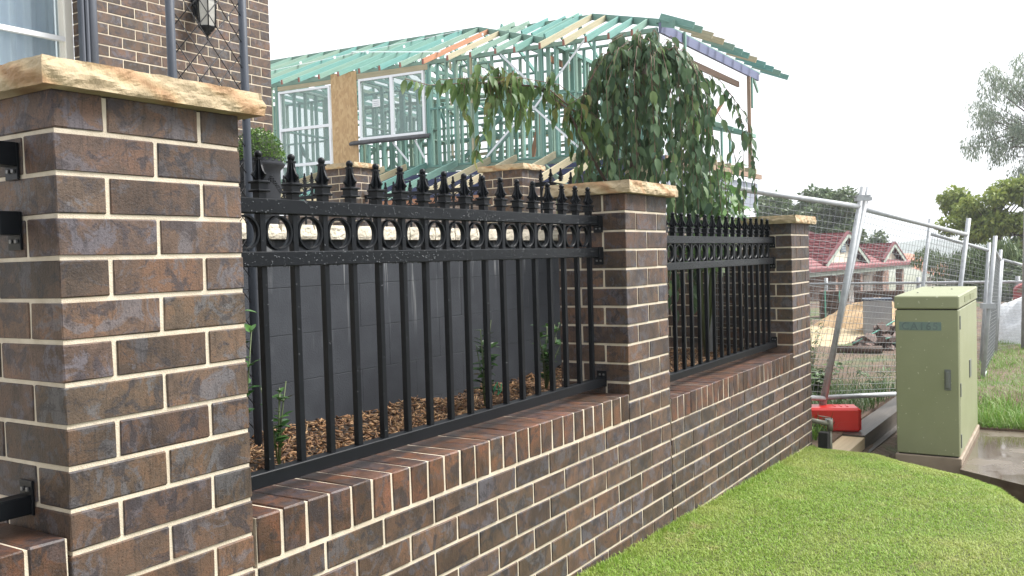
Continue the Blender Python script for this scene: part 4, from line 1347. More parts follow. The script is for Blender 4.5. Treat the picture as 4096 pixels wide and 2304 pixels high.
# terrace bulbs: one green stake and a few coloured leaves
st = tube('garden_stake', [(6.1, 2.3, -0.25), (6.1, 2.3, 0.30)], 0.012, M['stem_green'], None, 6)
tag(st, 'thin green garden stake in front of the upper side pillar', 'garden stake')

# ================================================================== HOUSE FRAME UNDER CONSTRUCTION
FA = math.atan2(0.101, 0.995)
F0 = (15.79, 11.23, 0.0)
fr = thing('house_frame', 'unfinished house of teal timber framing with open roof trusses', 'house', F0, FA)
ca_, sa_ = math.cos(FA), math.sin(FA)
def Lc(x, y, z):
    """world to frame space (x = into the building, y = along the front)"""
    dx, dy = x - F0[0], y - F0[1]
    return (dx * ca_ + dy * sa_, -dx * sa_ + dy * ca_, z)
def tb(name, p, q, w, h, mat='teal', ru=Vector((0, 0, 1))):
    return bar(name, p, q, w, h, M[mat], fr, ru)
ZB, ZT = 1.82, 4.30
S_END = 7.2
def stud(o, s, z0=ZB + 0.045, z1=ZT - 0.09, d=0.09, w=0.045, mat='teal'):
    tb('stud', (o, s, z0), (o, s, z1), w, d, mat, Vector((1, 0, 0)))
# front wall plates
tb('bottom_plate', (0.045, -5.6, ZB + 0.022), (0.045, S_END, ZB + 0.022), 0.09, 0.045)
tb('top_plate', (0.045, -5.6, ZT - 0.045), (0.045, S_END, ZT - 0.045), 0.09, 0.09)
for s in (-0.03, -0.08, -0.30, -0.54, -0.75, -0.80, -1.14, -1.19, -1.30, -1.73, -2.18, -2.62, -2.92, -2.97, -3.3, -3.77, -4.2, -4.65, -5.1, -5.55, -5.60, 4.47, 4.52, 4.9, 5.5, 6.1, 6.7, 7.15):
    stud(0.045, s)
for s in (0.35, 0.8, 1.25, 1.7, 1.93):
    stud(0.045, s, ZB + 0.045, 2.5)
for s in (2.75, 2.80, 3.3, 3.9):
    stud(0.045, s, ZB + 0.045, 2.12)
for s0, s1, z in ((-0.5, -0.06, 3.18), (-0.78, -0.56, 3.12), (-1.14, -0.82, 3.2), (-1.7, -1.3, 3.16), (-2.2, -1.75, 3.2), (-2.9, -2.2, 3.14), (-3.75, -2.95, 3.2), (-5.5, -3.8, 3.16), (5.0, 7.1, 3.1)):
    tb('noggin', (0.045, s0, z), (0.045, s1, z), 0.07, 0.045)
# pale packers on studs
for s, z0, z1 in ((-0.68, 3.2, 3.5), (-0.68, 2.05, 2.3), (-0.68, 4.0, 4.2), (-1.22, 3.2, 3.55), (-1.22, 2.0, 2.4), (-1.22, 3.85, 4.22)):
    tb('packer', (-0.01, s, z0), (-0.01, s, z1), 0.045, 0.02, 'pine', Vector((1, 0, 0)))
# lintels and windows
tb('lintel', (0.02, -0.06, 4.16), (0.02, 1.98, 4.16), 0.045, 0.13, 'pine')
tb('lintel', (0.02, 2.74, 4.13), (0.02, 4.44, 4.13), 0.045, 0.10, 'pine')
tb('lintel', (0.03, 2.74, 4.225), (0.03, 4.44, 4.225), 0.045, 0.08, 'teal')
ob = box('strand_board', -0.02, -0.005, 1.965, 2.735, 2.0, 4.30, M['osb'], fr)
def window(s0, s1, z0, z1, mull=None, trans=None, down=None):
    w = box('window', -0.015, 0.05, s0, s0 + 0.055, z0, z1, M['white_ali'], fr)
    ox = Vector((-0.015, s0, z0))
    def sub(nm, x0, x1, a, b, c, d, m): 
        o = box(nm, x0, x1, a, b, c, d, m, w); o.location = Vector((x0, a, c)) - ox; return o
    sub('frame', -0.015, 0.05, s1 - 0.055, s1, z0, z1, M['white_ali'])
    sub('frame', -0.015, 0.05, s0 + 0.055, s1 - 0.055, z1 - 0.055, z1, M['white_ali'])
    sub('frame', -0.015, 0.05, s0 + 0.055, s1 - 0.055, z0, z0 + 0.055, M['white_ali'])
    if mull: sub('mullion', -0.018, 0.045, mull - 0.045, mull + 0.045, z0 + 0.055, z1 - 0.055, M['white_ali'])
    for t in (trans or []): sub('transom', -0.018, 0.045, s0 + 0.055, s1 - 0.055, t - 0.035, t + 0.035, M['white_ali'])
    sub('pane', 0.012, 0.018, s0 + 0.055, s1 - 0.055, z0 + 0.055, z1 - 0.055, M['glass'])
    return w
w2 = window(0.05, 1.92, 2.62, 4.09, 0.96)
w1 = window(2.79, 4.42, 1.30, 4.05, None, (3.07, 2.16))
# sticker on the window
box('sticker', -0.006, -0.003, 1.30, 1.52, 3.38, 3.56, M['paper'], fr)
for k in range(3):
    box('sticker_print', -0.0075, -0.0065, 1.33, 1.49, 3.41 + 0.045 * k, 3.43 + 0.045 * k, M['print'], fr)
# rubbery dark flashing below the sill
bm = bmesh.new()
V, F = grid_np(30, 7, lambda u, v: (-0.02 - 0.12 * math.sin(v * 2.4), -0.12 + 2.28 * u, 2.615 - 0.12 * v + 0.003 * math.sin(u * 23)))
mesh_obj('sill_flashing', from_np('sill_flashing', V, F, simple('charcoal_flashing', [(0.03, 0.03, 0.036, 1), (0.06, 0.06, 0.068, 1)], 8, 0.5, 0), True), fr)
# front rafters: eave on the front wall, rising into the building
SL = 0.42
def rz_(o): return 4.36 + SL * o
HIP_L, HIP_R = -3.05, -5.75
ridge_o = 3.6
edges_ = [6.95, 6.35, 5.75, 5.15, 4.54, 3.96, 3.42, 2.80, 2.22, 1.60, 1.02, 0.44, -0.18, -0.83, -1.42, -2.05]
def rafter(s, o0, o1, mat, depth=0.115):
    u3 = Vector((-SL, 0, 1)).normalized()
    tb('rafter', (o0, s, rz_(o0)), (o1, s, rz_(o1)), 0.045, depth, mat, u3)
for k, s in enumerate(edges_):
    top = ridge_o if s > 0.5 else max(0.3, s - HIP_L)
    mat = 'teal_roof'
    if abs(s + 0.18) < 0.05: mat = 'orange_pine'
    elif abs(s + 0.83) < 0.05: mat = 'pine'
    rafter(s, -0.38, top, mat)
    box('rafter_end', -0.40, -0.381, s - 0.0225, s + 0.0225, rz_(-0.38) - 0.065, rz_(-0.38) + 0.048, M['end_grain'], fr)
for s, mat in ((-2.60, 'teal_roof'), (-3.20, 'pine'), (-3.75, 'pine'), (-4.25, 'teal_roof'), (-4.75, 'teal_roof'), (-5.25, 'teal_roof')):
    rafter(s, -0.55, max(0.25, s - HIP_R), mat, 0.13)
    box('rafter_end', -0.57, -0.551, s - 0.0225, s + 0.0225, rz_(-0.55) - 0.07, rz_(-0.55) + 0.055, M['end_grain'], fr)
# hips, ridge and back slopes
def pt(o, s): return (o, s, rz_(o) - 0.01)
tb('hip', (0.0, HIP_L, rz_(0.0)), (ridge_o, 0.55, rz_(ridge_o)), 0.045, 0.15, 'teal_roof')
tb('hip', (-0.3, HIP_R - 0.3, rz_(-0.3)), (2.55, HIP_R + 2.55, rz_(2.55)), 0.045, 0.16, 'teal_roof')
tb('ridge_board', (ridge_o, 0.55, rz_(ridge_o)), (ridge_o, 8.0, rz_(ridge_o)), 0.045, 0.12, 'teal_roof')
for k, s in enumerate(edges_[:13]):
    u3 = Vector((SL, 0, 1)).normalized()
    tb('rafter', (ridge_o, s, rz_(ridge_o)), (ridge_o + 3.6, s, 4.36), 0.045, 0.115, 'teal_roof', u3)
# upper rafters behind, tops stepping up to the right hand hip
for s, o0, o1 in ((-2.30, 1.0, 2.85), (-1.75, 1.6, 3.0), (-1.2, 2.0, 3.05), (-2.80, 0.6, 2.7), (-0.65, 2.4, 3.3), (-3.15, 0.9, 2.50)):
    rafter(s, o0, o1 + 0.15, 'teal_roof', 0.13)
tb('ridge_board', (2.55, -3.2, rz_(2.55)), (3.35, -0.3, rz_(3.1)), 0.045, 0.12, 'teal_roof')
# right hand hip end: blue beam, rafters to the street eave (world x direction)
def wtb(name, p, q, w, h, mat, ru=Vector((0, 0, 1))):
    return tb(name, Lc(*p), Lc(*q), w, h, mat, ru)
wtb('lvl_beam', (16.40, 5.61, 4.29), (22.95, 5.61, 4.29), 0.06, 0.21, 'lvl')
wtb('top_plate', (16.40, 5.66, 4.42), (23.2, 5.66, 4.42), 0.09, 0.045, 'teal')
for x_, m_ in ((16.98, 'teal_roof'), (17.45, 'teal_roof'), (18.1, 'pine'), (18.8, 'pine'), (19.5, 'teal_roof'), (20.1, 'teal_roof'), (20.6, 'teal_roof'), (21.2, 'pine'), (21.9, 'teal_roof'), (22.6, 'teal_roof'), (23.25, 'teal_roof'), (24.0, 'teal_roof')):
    xe = -1.04 + (x_ + 1.04) * 0.956
    wtb('rafter', (xe, 4.80, 4.16), (xe + 0.03, 5.52, 4.16 + SL * 0.72), 0.045, 0.13, m_, Vector((0, -SL, 1)).normalized())
wtb('post', (22.15, 5.61, 1.55), (22.15, 5.61, 4.18), 0.085, 0.085, 'brown_timber', Vector((1, 0, 0)))
wtb('stud', (22.4, 5.61, 3.4), (22.4, 5.61, 4.42), 0.05, 0.09, 'teal', Vector((1, 0, 0)))
wtb('stud', (17.6, 5.55, 3.6), (17.6, 5.55, 4.42), 0.05, 0.09, 'teal', Vector((1, 0, 0)))
wtb('beam', (18.6, 5.9, 4.02), (22.2, 5.9, 4.02), 0.06, 0.14, 'brown_timber')
wtb('prop', (22.5, 5.62, 4.25), (22.95, 5.62, 3.9), 0.045, 0.09, 'teal')
wtb('prop', (21.2, 6.5, 2.7), (21.9, 6.2, 3.6), 0.045, 0.07, 'orange_pine')
# low roof skirt on the right with its own studs
for k in range(4):
    x_ = 19.6 + 0.75 * k
    wtb('low_rafter', (x_, 5.45, 2.62), (x_ - 0.1, 7.0, 3.05), 0.045, 0.10, 'teal')
wtb('beam', (19.0, 5.7, 2.72), (22.9, 5.7, 2.72), 0.05, 0.10, 'teal')
for x_ in (19.4, 20.4, 21.0):
    wtb('stud', (x_, 5.75, 1.0), (x_, 5.75, 2.7), 0.045, 0.09, 'teal', Vector((1, 0, 0)))
# inner walls
def wall_run(o, s0, s1, step, z0=ZB, z1=ZT, along=True, gap=None):
    t = s0
    while t <= s1:
        if not (gap and gap[0] < t < gap[1]):
            if along: stud(o, t, z0, z1)
            else: tb('stud', (t, o, z0), (t, o, z1), 0.045, 0.09, 'teal', Vector((0, 1, 0)))
        t += step
    a, b = ((o, s0), (o, s1)) if along else ((s0, o), (s1, o))
    for z in (z0, 3.15, z1):
        tb('plate' if z != 3.15 else 'noggin', (*a, z), (*b, z), 0.08, 0.045)
wall_run(0.95, -5.2, -0.4, 0.40)
wall_run(2.7, -4.8, 7.0, 0.45, gap=(0.4, 1.3))
wall_run(5.3, -4.2, 7.0, 0.45, gap=(-2.4, -1.2))
wall_run(-3.1, 0.1, 7.4, 0.45, along=False, gap=(3.0, 4.0))
wall_run(2.55, 0.1, 5.4, 0.45, along=False, gap=(1.0, 1.9))
wall_run(4.75, 0.1, 7.4, 0.45, along=False)
wall_run(-0.55, 2.7, 5.4, 0.45, along=False)
wall_run(7.3, -3.0, 7.0, 0.6, gap=(1.0, 3.0))
# trusses: ceiling chords and webs
for k, s in enumerate([x_ for x_ in edges_[1:14]] + [-2.6, -3.2]):
    tb('ceiling_chord', (0.05, s + 0.05, 4.345), (7.2, s + 0.05, 4.345), 0.04, 0.09)
    for (a, za, b, zb) in ((1.2, 4.36, 1.9, 5.05), (1.9, 5.05, 3.4, 4.36), (3.6, 4.36, 3.6, 5.7), (3.8, 4.36, 5.3, 5.05)):
        if s > 0 or a < 2:
            tb('truss_web', (a, s + 0.05, za), (b, s + 0.05, min(zb, 5.4)), 0.035, 0.07)
# floor trusses at the back show as a dense lattice
for k in range(14):
    z_ = 2.02 + 0.17 * k + random.uniform(-0.05, 0.05)
    sa, sb = random.uniform(-3.2, -0.5), random.uniform(3.0, 6.9)
    oo = 7.45 - random.choice((0, 0, 2.3, 4.4))
    tb('back_batten', (oo, sa, z_ + random.uniform(-.08, .08)), (oo + random.uniform(-.4, .4), sb, z_ + random.uniform(-.08, .08)), 0.04, random.uniform(0.06, 0.13), random.choice(('teal', 'teal', 'pine')))
for k in range(26):
    s0_ = random.uniform(-3, 6); z0_ = random.uniform(1.9, 3.6)
    oo = random.choice((2.75, 5.35, 7.3, 6.2, 4.1))
    tb('timber_brace', (oo, s0_, z0_), (oo, s0_ + random.uniform(-1.2, 1.2), z0_ + random.uniform(0.3, 0.8)), 0.03, 0.08)
for a, b in (((0.5, -1.2, ZB + 0.1), (0.5, -3.0, 3.5)), ((2.65, 1.0, 1.9), (2.65, -0.6, 3.3))):
    tb('timber_brace', a, b, 0.035, 0.11)
tb('timber_brace', (1.6, -1.9, 1.9), (1.6, -2.3, 3.4), 0.05, 0.11, 'orange_pine')
tb('beam', (0.3, -3.0, 4.05), (2.2, -3.0, 4.05), 0.05, 0.14, 'orange_pine')
# speed brace straps on the wall face and across the roof
for a, b in (((-0.01, -1.98, 4.20), (-0.01, -3.25, 2.95)), ((-0.01, -4.05, 4.3), (-0.01, -2.75, 2.9)), ((-0.01, -2.7, 3.0), (-0.01, -1.55, 1.95)), ((-0.01, -2.7, 3.0), (-0.01, -3.85, 1.95)),
             ((0.0, 0.55, 2.0), (0.0, 0.98, 2.5)), ((0.0, 0.35, 2.5), (0.0, 0.1, 2.05))):
    tb('brace_strap', a, b, 0.006, 0.045, 'brace', Vector((0, 0, 1)))
def roofpt(o, s): return (o, s, rz_(o) + 0.065)
for a, b in ((roofpt(0.9, 7.0), roofpt(3.4, 0.9)), (roofpt(2.6, 4.0), roofpt(0.2, -0.3))):
    tb('roof_strap', a, b, 0.05, 0.006, 'brace', Vector((-SL, 0, 1)).normalized())
for s in edges_[::2]:
    for o_ in (2.5,):
        tb('nail_plate', (o_ - 0.05, s - 0.024, rz_(o_ - 0.05)), (o_ + 0.05, s - 0.024, rz_(o_ + 0.05)), 0.004, 0.07, 'brace')
# skirt roof below the upper floor
for k, s in enumerate((6.0, 5.3, 4.6, 3.9, 3.2, 2.5, 1.75, 1.25, 0.62, 0.05, -0.79, -1.64, -2.3, -3.25, -3.9, -4.5)):
    m_ = 'teal_roof' if k in (3, 6, 9, 10) else 'pine'
    u3 = Vector((-0.42, 0, 1)).normalized()
    tb('low_rafter', (0.0, s, 1.88), (-2.9, s, 0.95), 0.045, 0.14, m_, u3)
tb('low_beam', (-0.9, -5.0, 1.20), (-0.9, 7.0, 1.20), 0.06, 0.30, 'navy')
box('wrap', -0.5, -0.48, -5.0, 7.0, 0.95, 1.5, M['navy'], fr)
tb('floor_beam', (-2.8, -5.4, 0.82), (-2.8, 7.0, 0.82), 0.07, 0.12, 'orange_pine')
tb('low_hip', (0.0, -3.6, 1.9), (-2.3, -5.6, 0.9), 0.05, 0.14, 'teal_roof')
for s in (-4.1, -4.7, -5.3):
    tb('stud', (-2.15, s, -0.9), (-2.15, s, 0.7), 0.09, 0.09, 'teal', Vector((1, 0, 0)))
for s0, s1 in ((-3.3, -4.4), (-4.1, -5.2)):
    tb('low_rafter', (-0.6, s0, 1.55), (-2.0, s1, 0.95), 0.045, 0.1, 'teal_roof')
tb('floor_beam', (-0.02, -5.7, 1.75), (-0.02, 7.1, 1.75), 0.05, 0.10, 'teal')
tb('ledger', (-0.03, -5.7, 1.62), (-0.03, 7.1, 1.62), 0.05, 0.10, 'navy')
wtb('floor_beam', (16.4, 5.58, 1.62), (22.9, 5.58, 1.62), 0.08, 0.12, 'brown_timber')
for k in range(9):
    wtb('joist', (18.5 + 0.5 * k, 5.56, 1.76), (18.5 + 0.5 * k, 9.0, 1.76), 0.045, 0.12, 'pine')
bm = bmesh.new(); add_box(bm, 0.0, 6.3, 0, 0.05, 0.3, 0.95)
o = mesh_obj('wrap', bm_mesh('wrap', bm, simple('pale_grey_wrap', [(0.20, 0.225, 0.28, 1), (0.26, 0.285, 0.34, 1)], 2, 0.6, 0)), fr)
o.matrix_local = Matrix.Translation(Lc(16.6, 5.66, 0.5)) @ Matrix.Rotation(-FA, 4, 'Z')
# half built ground floor brickwork
box('brick_base', -2.65, -2.54, -5.5, 7.0, -1.9, 0.72, M['pale_brick'], fr)
o = box('brick_base', 0, 7.4, 0, 0.11, 0, 2.32, M['pale_brick'], fr)
o.matrix_local = Matrix.Translation(Lc(14.2, 5.30, -1.9)) @ Matrix.Rotation(-FA, 4, 'Z')

# ================================================================== CABINET AND VERGE
CA = R(0.6)
cb = thing('service_cabinet', 'olive green metal street service cabinet with faded teal label on a concrete plinth', 'cabinet', (6.24, -0.735, -2.08), CA)
CW, CD = 0.215, 1.44          # half width (across), depth away from us
def cbox(name, x0, x1, y0, y1, z0, z1, mat, bev=0.0, par=None):
    return box(name, x0, x1, y0, y1, z0, z1, mat, par or cb, bev)
cbox('plinth', -0.012, CD + 0.02, -CW - 0.012, CW + 0.012, 0.0, 0.158, M['concrete'], 0.006)
cbox('shadow_gap', 0.012, CD - 0.012, -CW + 0.012, CW - 0.012, 0.158, 1.24, M['dark_gap'])
cbox('front_door', 0.0, 0.03, -CW, CW, 0.166, 1.247, M['cabinet'], 0.006)
cbox('side_panel', 0.032, CD, -CW, -CW + 0.03, 0.166, 1.247, M['cabinet'], 0.004)
cbox('side_panel', 0.032, CD, CW - 0.03, CW, 0.166, 1.247, M['cabinet'], 0.004)
cbox('back_panel', CD - 0.03, CD + 0.003, -CW + 0.031, CW - 0.031, 0.166, 1.247, M['cabinet'])
bm = bmesh.new()
add_box(bm, -0.008, CD + 0.008, -CW - 0.006, CW + 0.006, 1.256, 1.352, 0.008)
for v in bm.verts:
    if v.co.z > 1.32:
        v.co.z += 0.012 * min(1.0, (v.co.x) / 0.5) if v.co.x > 0 else 0
lid = mesh_obj('lid', bm_mesh('lid', bm, M['cabinet']), cb)
cbox('shadow_gap', 0.01, CD - 0.01, -CW + 0.01, CW - 0.01, 1.2405, 1.257, M['dark_gap'])
for x_ in (0.38, 0.80):
    cbox('lid_recess', x_, x_ + 0.34, -CW - 0.009, -CW - 0.004, 1.285, 1.330, simple('recess_shade', [(0.17, 0.185, 0.09, 1)], 1, 0.5, 0))  # flat strip on the lid, darker olive painted as the recess shade
for x_, y_ in ((0.25, 0.09), (0.9, -0.08), (1.2, 0.1)):
    bm = bmesh.new(); lathe(bm, [(0.008, 0), (0.008, 0.004), (0.002, 0.006)], 8, x_, y_)
    for v in bm.verts: v.co.z += 1.362
    mesh_obj('screw', bm_mesh('screw', bm, M['grey_handle']), cb)
for z_ in (1.10, 0.60, 0.22):
    cbox('hinge', 0.075, 0.10, -CW - 0.006, -CW + 0.001, z_, z_ + 0.10, M['grey_handle'], 0.001)
cbox('door_seam', 0.055, 0.059, -CW - 0.0008, -CW + 0.01, 0.17, 1.24, M['dark_gap'])
cbox('side_plate', 0.74, 0.86, -CW - 0.007, -CW + 0.001, 0.66, 0.80, M['grey_handle'], 0.001)
hd = cbox('handle', -0.022, 0.001, -CW + 0.062, -CW + 0.090, 0.67, 0.795, M['grey_handle'], 0.005)
cbox('handle_base', -0.006, 0.001, -CW + 0.054, -CW + 0.098, 0.655, 0.81, M['grey_handle'], 0.002)
# left side hinge tabs
for z_ in (0.62, 1.1):
    cbox('hinge', 0.03, 0.05, CW - 0.001, CW + 0.008, z_, z_ + 0.10, M['grey_handle'], 0.001)
lab = cbox('label_plate', -0.0022, 0.0005, -CW + 0.115, CW - 0.028, 1.095, 1.158, M['cabinet_label'])
cu_ = bpy.data.curves.new('lettering', 'FONT'); cu_.body = 'CA165'; cu_.size = 0.076; cu_.extrude = 0.0006; cu_.align_x = 'CENTER'; cu_.space_character = 1.22
cu_.offset = 0.0012
to = bpy.data.objects.new('lettering', cu_); col.objects.link(to)
bpy.context.view_layer.update()
tme = bpy.data.meshes.new_from_object(to.evaluated_get(bpy.context.evaluated_depsgraph_get()))
bpy.data.objects.remove(to)
tme.name = 'lettering'; tme.materials.clear(); tme.materials.append(M['cabinet_text'])
tx = mesh_obj('lettering', tme, cb, (-0.0030, 0.046, 1.101))
tx.rotation_euler = (R(90), 0, R(-90))

# wet concrete slab beside the cabinet
def poly_slab(name, pts, z1, z0, mat):
    bm = bmesh.new()
    t = [bm.verts.new((x, y, z1)) for x, y in pts]; b = [bm.verts.new((x, y, z0)) for x, y in pts]
    bm.faces.new(t); bm.faces.new(b[::-1])
    for k in range(len(pts)):
        bm.faces.new((t[k], b[k], b[(k + 1) % len(pts)], t[(k + 1) % len(pts)]))
    return mesh_obj(name, bm_mesh(name, bm, mat), kind='structure')
poly_slab('footpath', [(6.10, -0.965), (5.78, -1.42), (5.30, -2.1), (4.6, -3.1), (9.0, -3.1), (7.80, -2.0), (7.74, -0.93)], -1.972, -2.3, M['wet_slab'])
poly_slab('verge', [(7.745, -0.90), (7.80, -2.0), (9.0, -3.1), (26, -7), (26, -0.2), (9.2, -0.10)], -1.955, -2.4, M['dirt'])

def patch(name, label, cat, poly, n, h, w, lean, mat, z, kind='stuff'):
    xs = [p[0] for p in poly]; ys = [p[1] for p in poly]
    P = []
    while len(P) < n:
        x_, y_ = random.uniform(min(xs), max(xs)), random.uniform(min(ys), max(ys))
        ins = False
        j = len(poly) - 1
        for i in range(len(poly)):
            if (poly[i][1] > y_) != (poly[j][1] > y_) and x_ < (poly[j][0] - poly[i][0]) * (y_ - poly[i][1]) / (poly[j][1] - poly[i][1]) + poly[i][0]:
                ins = not ins
            j = i
        if ins and nz(x_ * 1.6, y_ * 1.6, 4) > random.uniform(-0.9, 0.35) - 0.3:
            P.append((x_, y_, z(x_, y_) if callable(z) else z))
    return blades(name, np.array(P), h, w, lean, mat)
patch('verge_grass', '', '', [(7.76, -0.88), (7.82, -2.0), (9.0, -2.9), (16, -3.2), (16, -0.55), (9.2, -0.6)], 26000, 0.17, 0.006, 0.8, M['long_grass'], -1.958)
patch('verge_grass_short', '', '', [(7.74, -0.92), (7.80, -1.9), (8.3, -2.3), (8.5, -0.7)], 5000, 0.06, 0.005, 1.2, M['long_grass'], -1.958)
patch('site_weeds', '', '', [(6.0, 0.05), (9.2, -0.1), (12, -0.2), (13.5, 3.2), (9, 3.2), (6.2, 1.6)], 2200, 0.06, 0.006, 1.0, M['leaf_weed'], -1.868)
patch('trench_weeds', '', '', [(6.3, -0.45), (8.5, -0.45), (8.5, -0.2), (6.3, -0.2)], 700, 0.10, 0.006, 1.1, M['leaf_weed'], -2.09)
patch('fence_weeds', '', '', [(6.15, 0.02), (6.75, 0.02), (9.0, -0.12), (9.0, 0.6), (7.0, 0.6), (6.2, 0.5)], 1700, 0.18, 0.007, 0.8, M['leaf_weed'], -1.868)
patch('block_weeds', '', '', [(6.02, 0.07), (6.55, 0.06), (6.60, 0.22), (6.1, 0.3)], 260, 0.13, 0.008, 0.9, M['long_grass'], -1.868)

# broad leaved weeds beside the farthest pillar
def weed(x0, y0, z0, h, spread, n, label, seed, mat='leaf_weed', size=1.0, nparts=60, tl=(0.055, 0.016), grp=None):
    rr = random.Random(seed)
    r_ = thing('weed', label, 'weed', (x0, y0, z0), group=grp)
    P_, D_, N_, S2 = [], [], [], []
    for k in range(n):
        tip = Vector((rr.uniform(-1, 1) * spread, rr.uniform(-1, 1) * spread, h * rr.uniform(0.55, 1)))
        mid = Vector((tip.x * 0.4, tip.y * 0.4, tip.z * 0.55))
        tube('stem', [(0, 0, 0), mid, tip], 0.004, M['stem_green'], r_, 4, 0.002)
        for j in range(16):
            f_ = rr.uniform(0.2, 1.0)
            p = (mid * (f_ / 0.55)) if f_ < 0.55 else mid.lerp(tip, (f_ - 0.55) / 0.45)
            a = rr.uniform(0, 2 * math.pi)
            P_.append(p + Vector((x0, y0, z0))); D_.append(Vector((math.cos(a), math.sin(a), rr.uniform(-0.5, 0.6)))); N_.append(Vector((rr.uniform(-.3, .3), rr.uniform(-.6, .2), 1))); S2.append(size * rr.uniform(0.7, 1.3))
    leaves(r_, (x0, y0, z0), P_, D_, N_, S2, leaf_template(tl[0], tl[1], 0.2, 0.25), M[mat], 'weed%.3f' % tl[1], nparts)
weed(10.3, 1.14, -1.87, 0.88, 0.22, 9, 'tall thin leaved weed behind the mesh panel beside the farthest pillar', 4, size=1.0)
weed(11.4, 1.52, -1.87, 1.25, 0.12, 4, 'slender bright green weed reaching above the pipe rail', 6)
weed(8.1, 0.56, -1.87, 0.36, 0.24, 9, 'broad leaved weed clump behind the red fence block', 9, tl=(0.10, 0.06), nparts=70)
weed(9.6, 0.9, -1.87, 0.24, 0.28, 6, 'low leafy weed clump on the bare building site dirt', 13, tl=(0.09, 0.05), nparts=30)
weed(9.1, 0.15, -1.87, 0.28, 0.25, 6, 'grassy weed clump left of the cabinet behind the leaning fence', 14, tl=(0.09, 0.02), nparts=30)

# sleepers edging the site
def sleeper(p, q, w, h, mat, label):
    r_ = bar('timber_sleeper', p, q, w, h, M[mat])
    tag(r_, label, 'sleeper', 'timber sleepers edging the trench')
sleeper((5.90, -0.135, -1.94), (6.55, -0.135, -1.94), 0.18, 0.11, 'sleeper', 'clean pale sleeper lying nearest the lawn at the pillar foot')
sleeper((6.63, 0.0, -1.935), (6.40, 0.62, -1.935), 0.16, 0.12, 'sleeper', 'pale sleeper laid at a right angle under the red block')
sleeper((6.555, -0.135, -1.945), (9.2, -0.23, -1.925), 0.18, 0.15, 'sleeper_dark', 'long wet dark sleeper running back along the trench')
sleeper((6.0, -0.215, -2.06), (9.2, -0.31, -2.06), 0.10, 0.15, 'sleeper_dark', 'lower dark sleeper under the wet one in the trench side')
pb = bar('pebble_bed', (5.95, 0.03, -1.945), (6.5, 0.05, -1.945), 0.16, 0.10, M['soil']); pb['kind'] = 'structure'

# red fence foot with post socket
rb = thing('fence_block', 'bright red plastic temporary fence foot with pale blue tag', 'fence block', (6.78, -0.13, -1.872), R(112))
bm = bmesh.new()
add_box(bm, 0.0, 0.62, -0.11, 0.11, 0.0, 0.20, 0.018)
mesh_obj('body', bm_mesh('body', bm, M['red_plastic']), rb)
for y_ in (-0.045, 0.045):
    box('end_rib', -0.012, 0.004, y_ - 0.035, y_ + 0.035, 0.012, 0.185, M['red_plastic'], rb, 0.008)
box('end_slot', -0.004, 0.002, -0.010, 0.010, 0.02, 0.18, simple('dark_red', [(0.18, 0.008, 0.008, 1)], 1, 0.5, 0), rb)
box('tag', 0.22, 0.28, 0.1095, 0.114, 0.085, 0.118, M['tag_blue'], rb, 0.001)
tube('tag_ring', [(0.295 + 0.014 * math.cos(t), 0.113, 0.103 + 0.014 * math.sin(t)) for t in [2 * math.pi * k / 12 for k in range(13)]], 0.002, M['grey_handle'], rb, 5)
for k in range(3):
    box('lid_rib', 0.08 + 0.05 * k, 0.095 + 0.05 * k, -0.06, 0.03, 0.198, 0.204, M['red_plastic'], rb, 0.001)

# water tap on a black stub post
tp = thing('water_tap', 'weathered water meter tap on a black stub post at the pillar foot', 'tap', (5.845, -0.065, -2.06))
bm = bmesh.new(); add_box(bm, -0.035, 0.035, -0.035, 0.035, 0.0, 0.335, 0.004)
for v in bm.verts: v.co.y -= 0.04 * v.co.z
mesh_obj('stub_post', bm_mesh('stub_post', bm, M['dark_gap']), tp)
tube('riser', [(0.05, -0.05, 0.05), (0.052, -0.045, 0.34)], 0.013, M['brass'], tp, 8)
tube('valve', [(0.052, -0.045, 0.34), (0.05, -0.045, 0.42)], 0.022, M['brass'], tp, 10)
tube('pipe', [(0.052, -0.045, 0.39), (0.0, 0.04, 0.41), (-0.02, 0.10, 0.42)], 0.018, M['brass'], tp, 10)
bar('lever', (0.05, -0.05, 0.435), (0.02, 0.03, 0.45), 0.012, 0.005, M['brass'], tp)

# ================================================================== TEMPORARY MESH FENCES
def mesh_panel(label, TL, TR, BL, BR, postL=0.16, postR=0.16, r0=0.0235, nv=None, base=(0, 0, 0)):
    TL, TR, BL, BR = map(Vector, (TL, TR, BL, BR))
    o_ = (BL + BR) / 2
    r_ = thing('mesh_fence', label, 'mesh fence', tuple(o_), group='temporary wire mesh fence panels')
    TL, TR, BL, BR = TL - o_, TR - o_, BL - o_, BR - o_
    ul, ur = (TL - BL).normalized(), (TR - BR).normalized()
    if postL is not None: tube('post', [BL - ul * 0.10, TL + ul * postL], r0, M['galv'], r_, 12)
    if postR is not None: tube('post', [BR - ur * 0.10, TR + ur * postR], r0, M['galv'], r_, 12)
    tube('top_rail', [TL, TR], r0 * 0.92, M['galv'], r_, 12)
    tube('bottom_rail', [BL, BR], r0 * 0.92, M['galv'], r_, 12)
    S = Soup()
    L = ((TR - TL).length + (BR - BL).length) / 2
    n1 = nv or max(4, int(L / 0.062))
    for k in range(1, n1):
        t = k / n1
        S.tube([TL.lerp(TR, t), BL.lerp(BR, t)], 0.0017, 4)
    n2 = 30
    for k in range(1, n2):
        t = k / n2
        S.tube([TL.lerp(BL, t) , TR.lerp(BR, t)], 0.0017, 4)
    mesh_obj('wire_mesh', S.mesh('wire_mesh', M['wire_galv']), r_, kind='stuff')
    return r_
mA = mesh_panel('leaning wire mesh fence panel behind the farthest brick pillar', (5.55, 0.66, 0.152), (6.97, -0.13, -0.01), (5.40, 0.62, -1.40), (6.745, 0.13, -1.62), 0.1, 0.17)
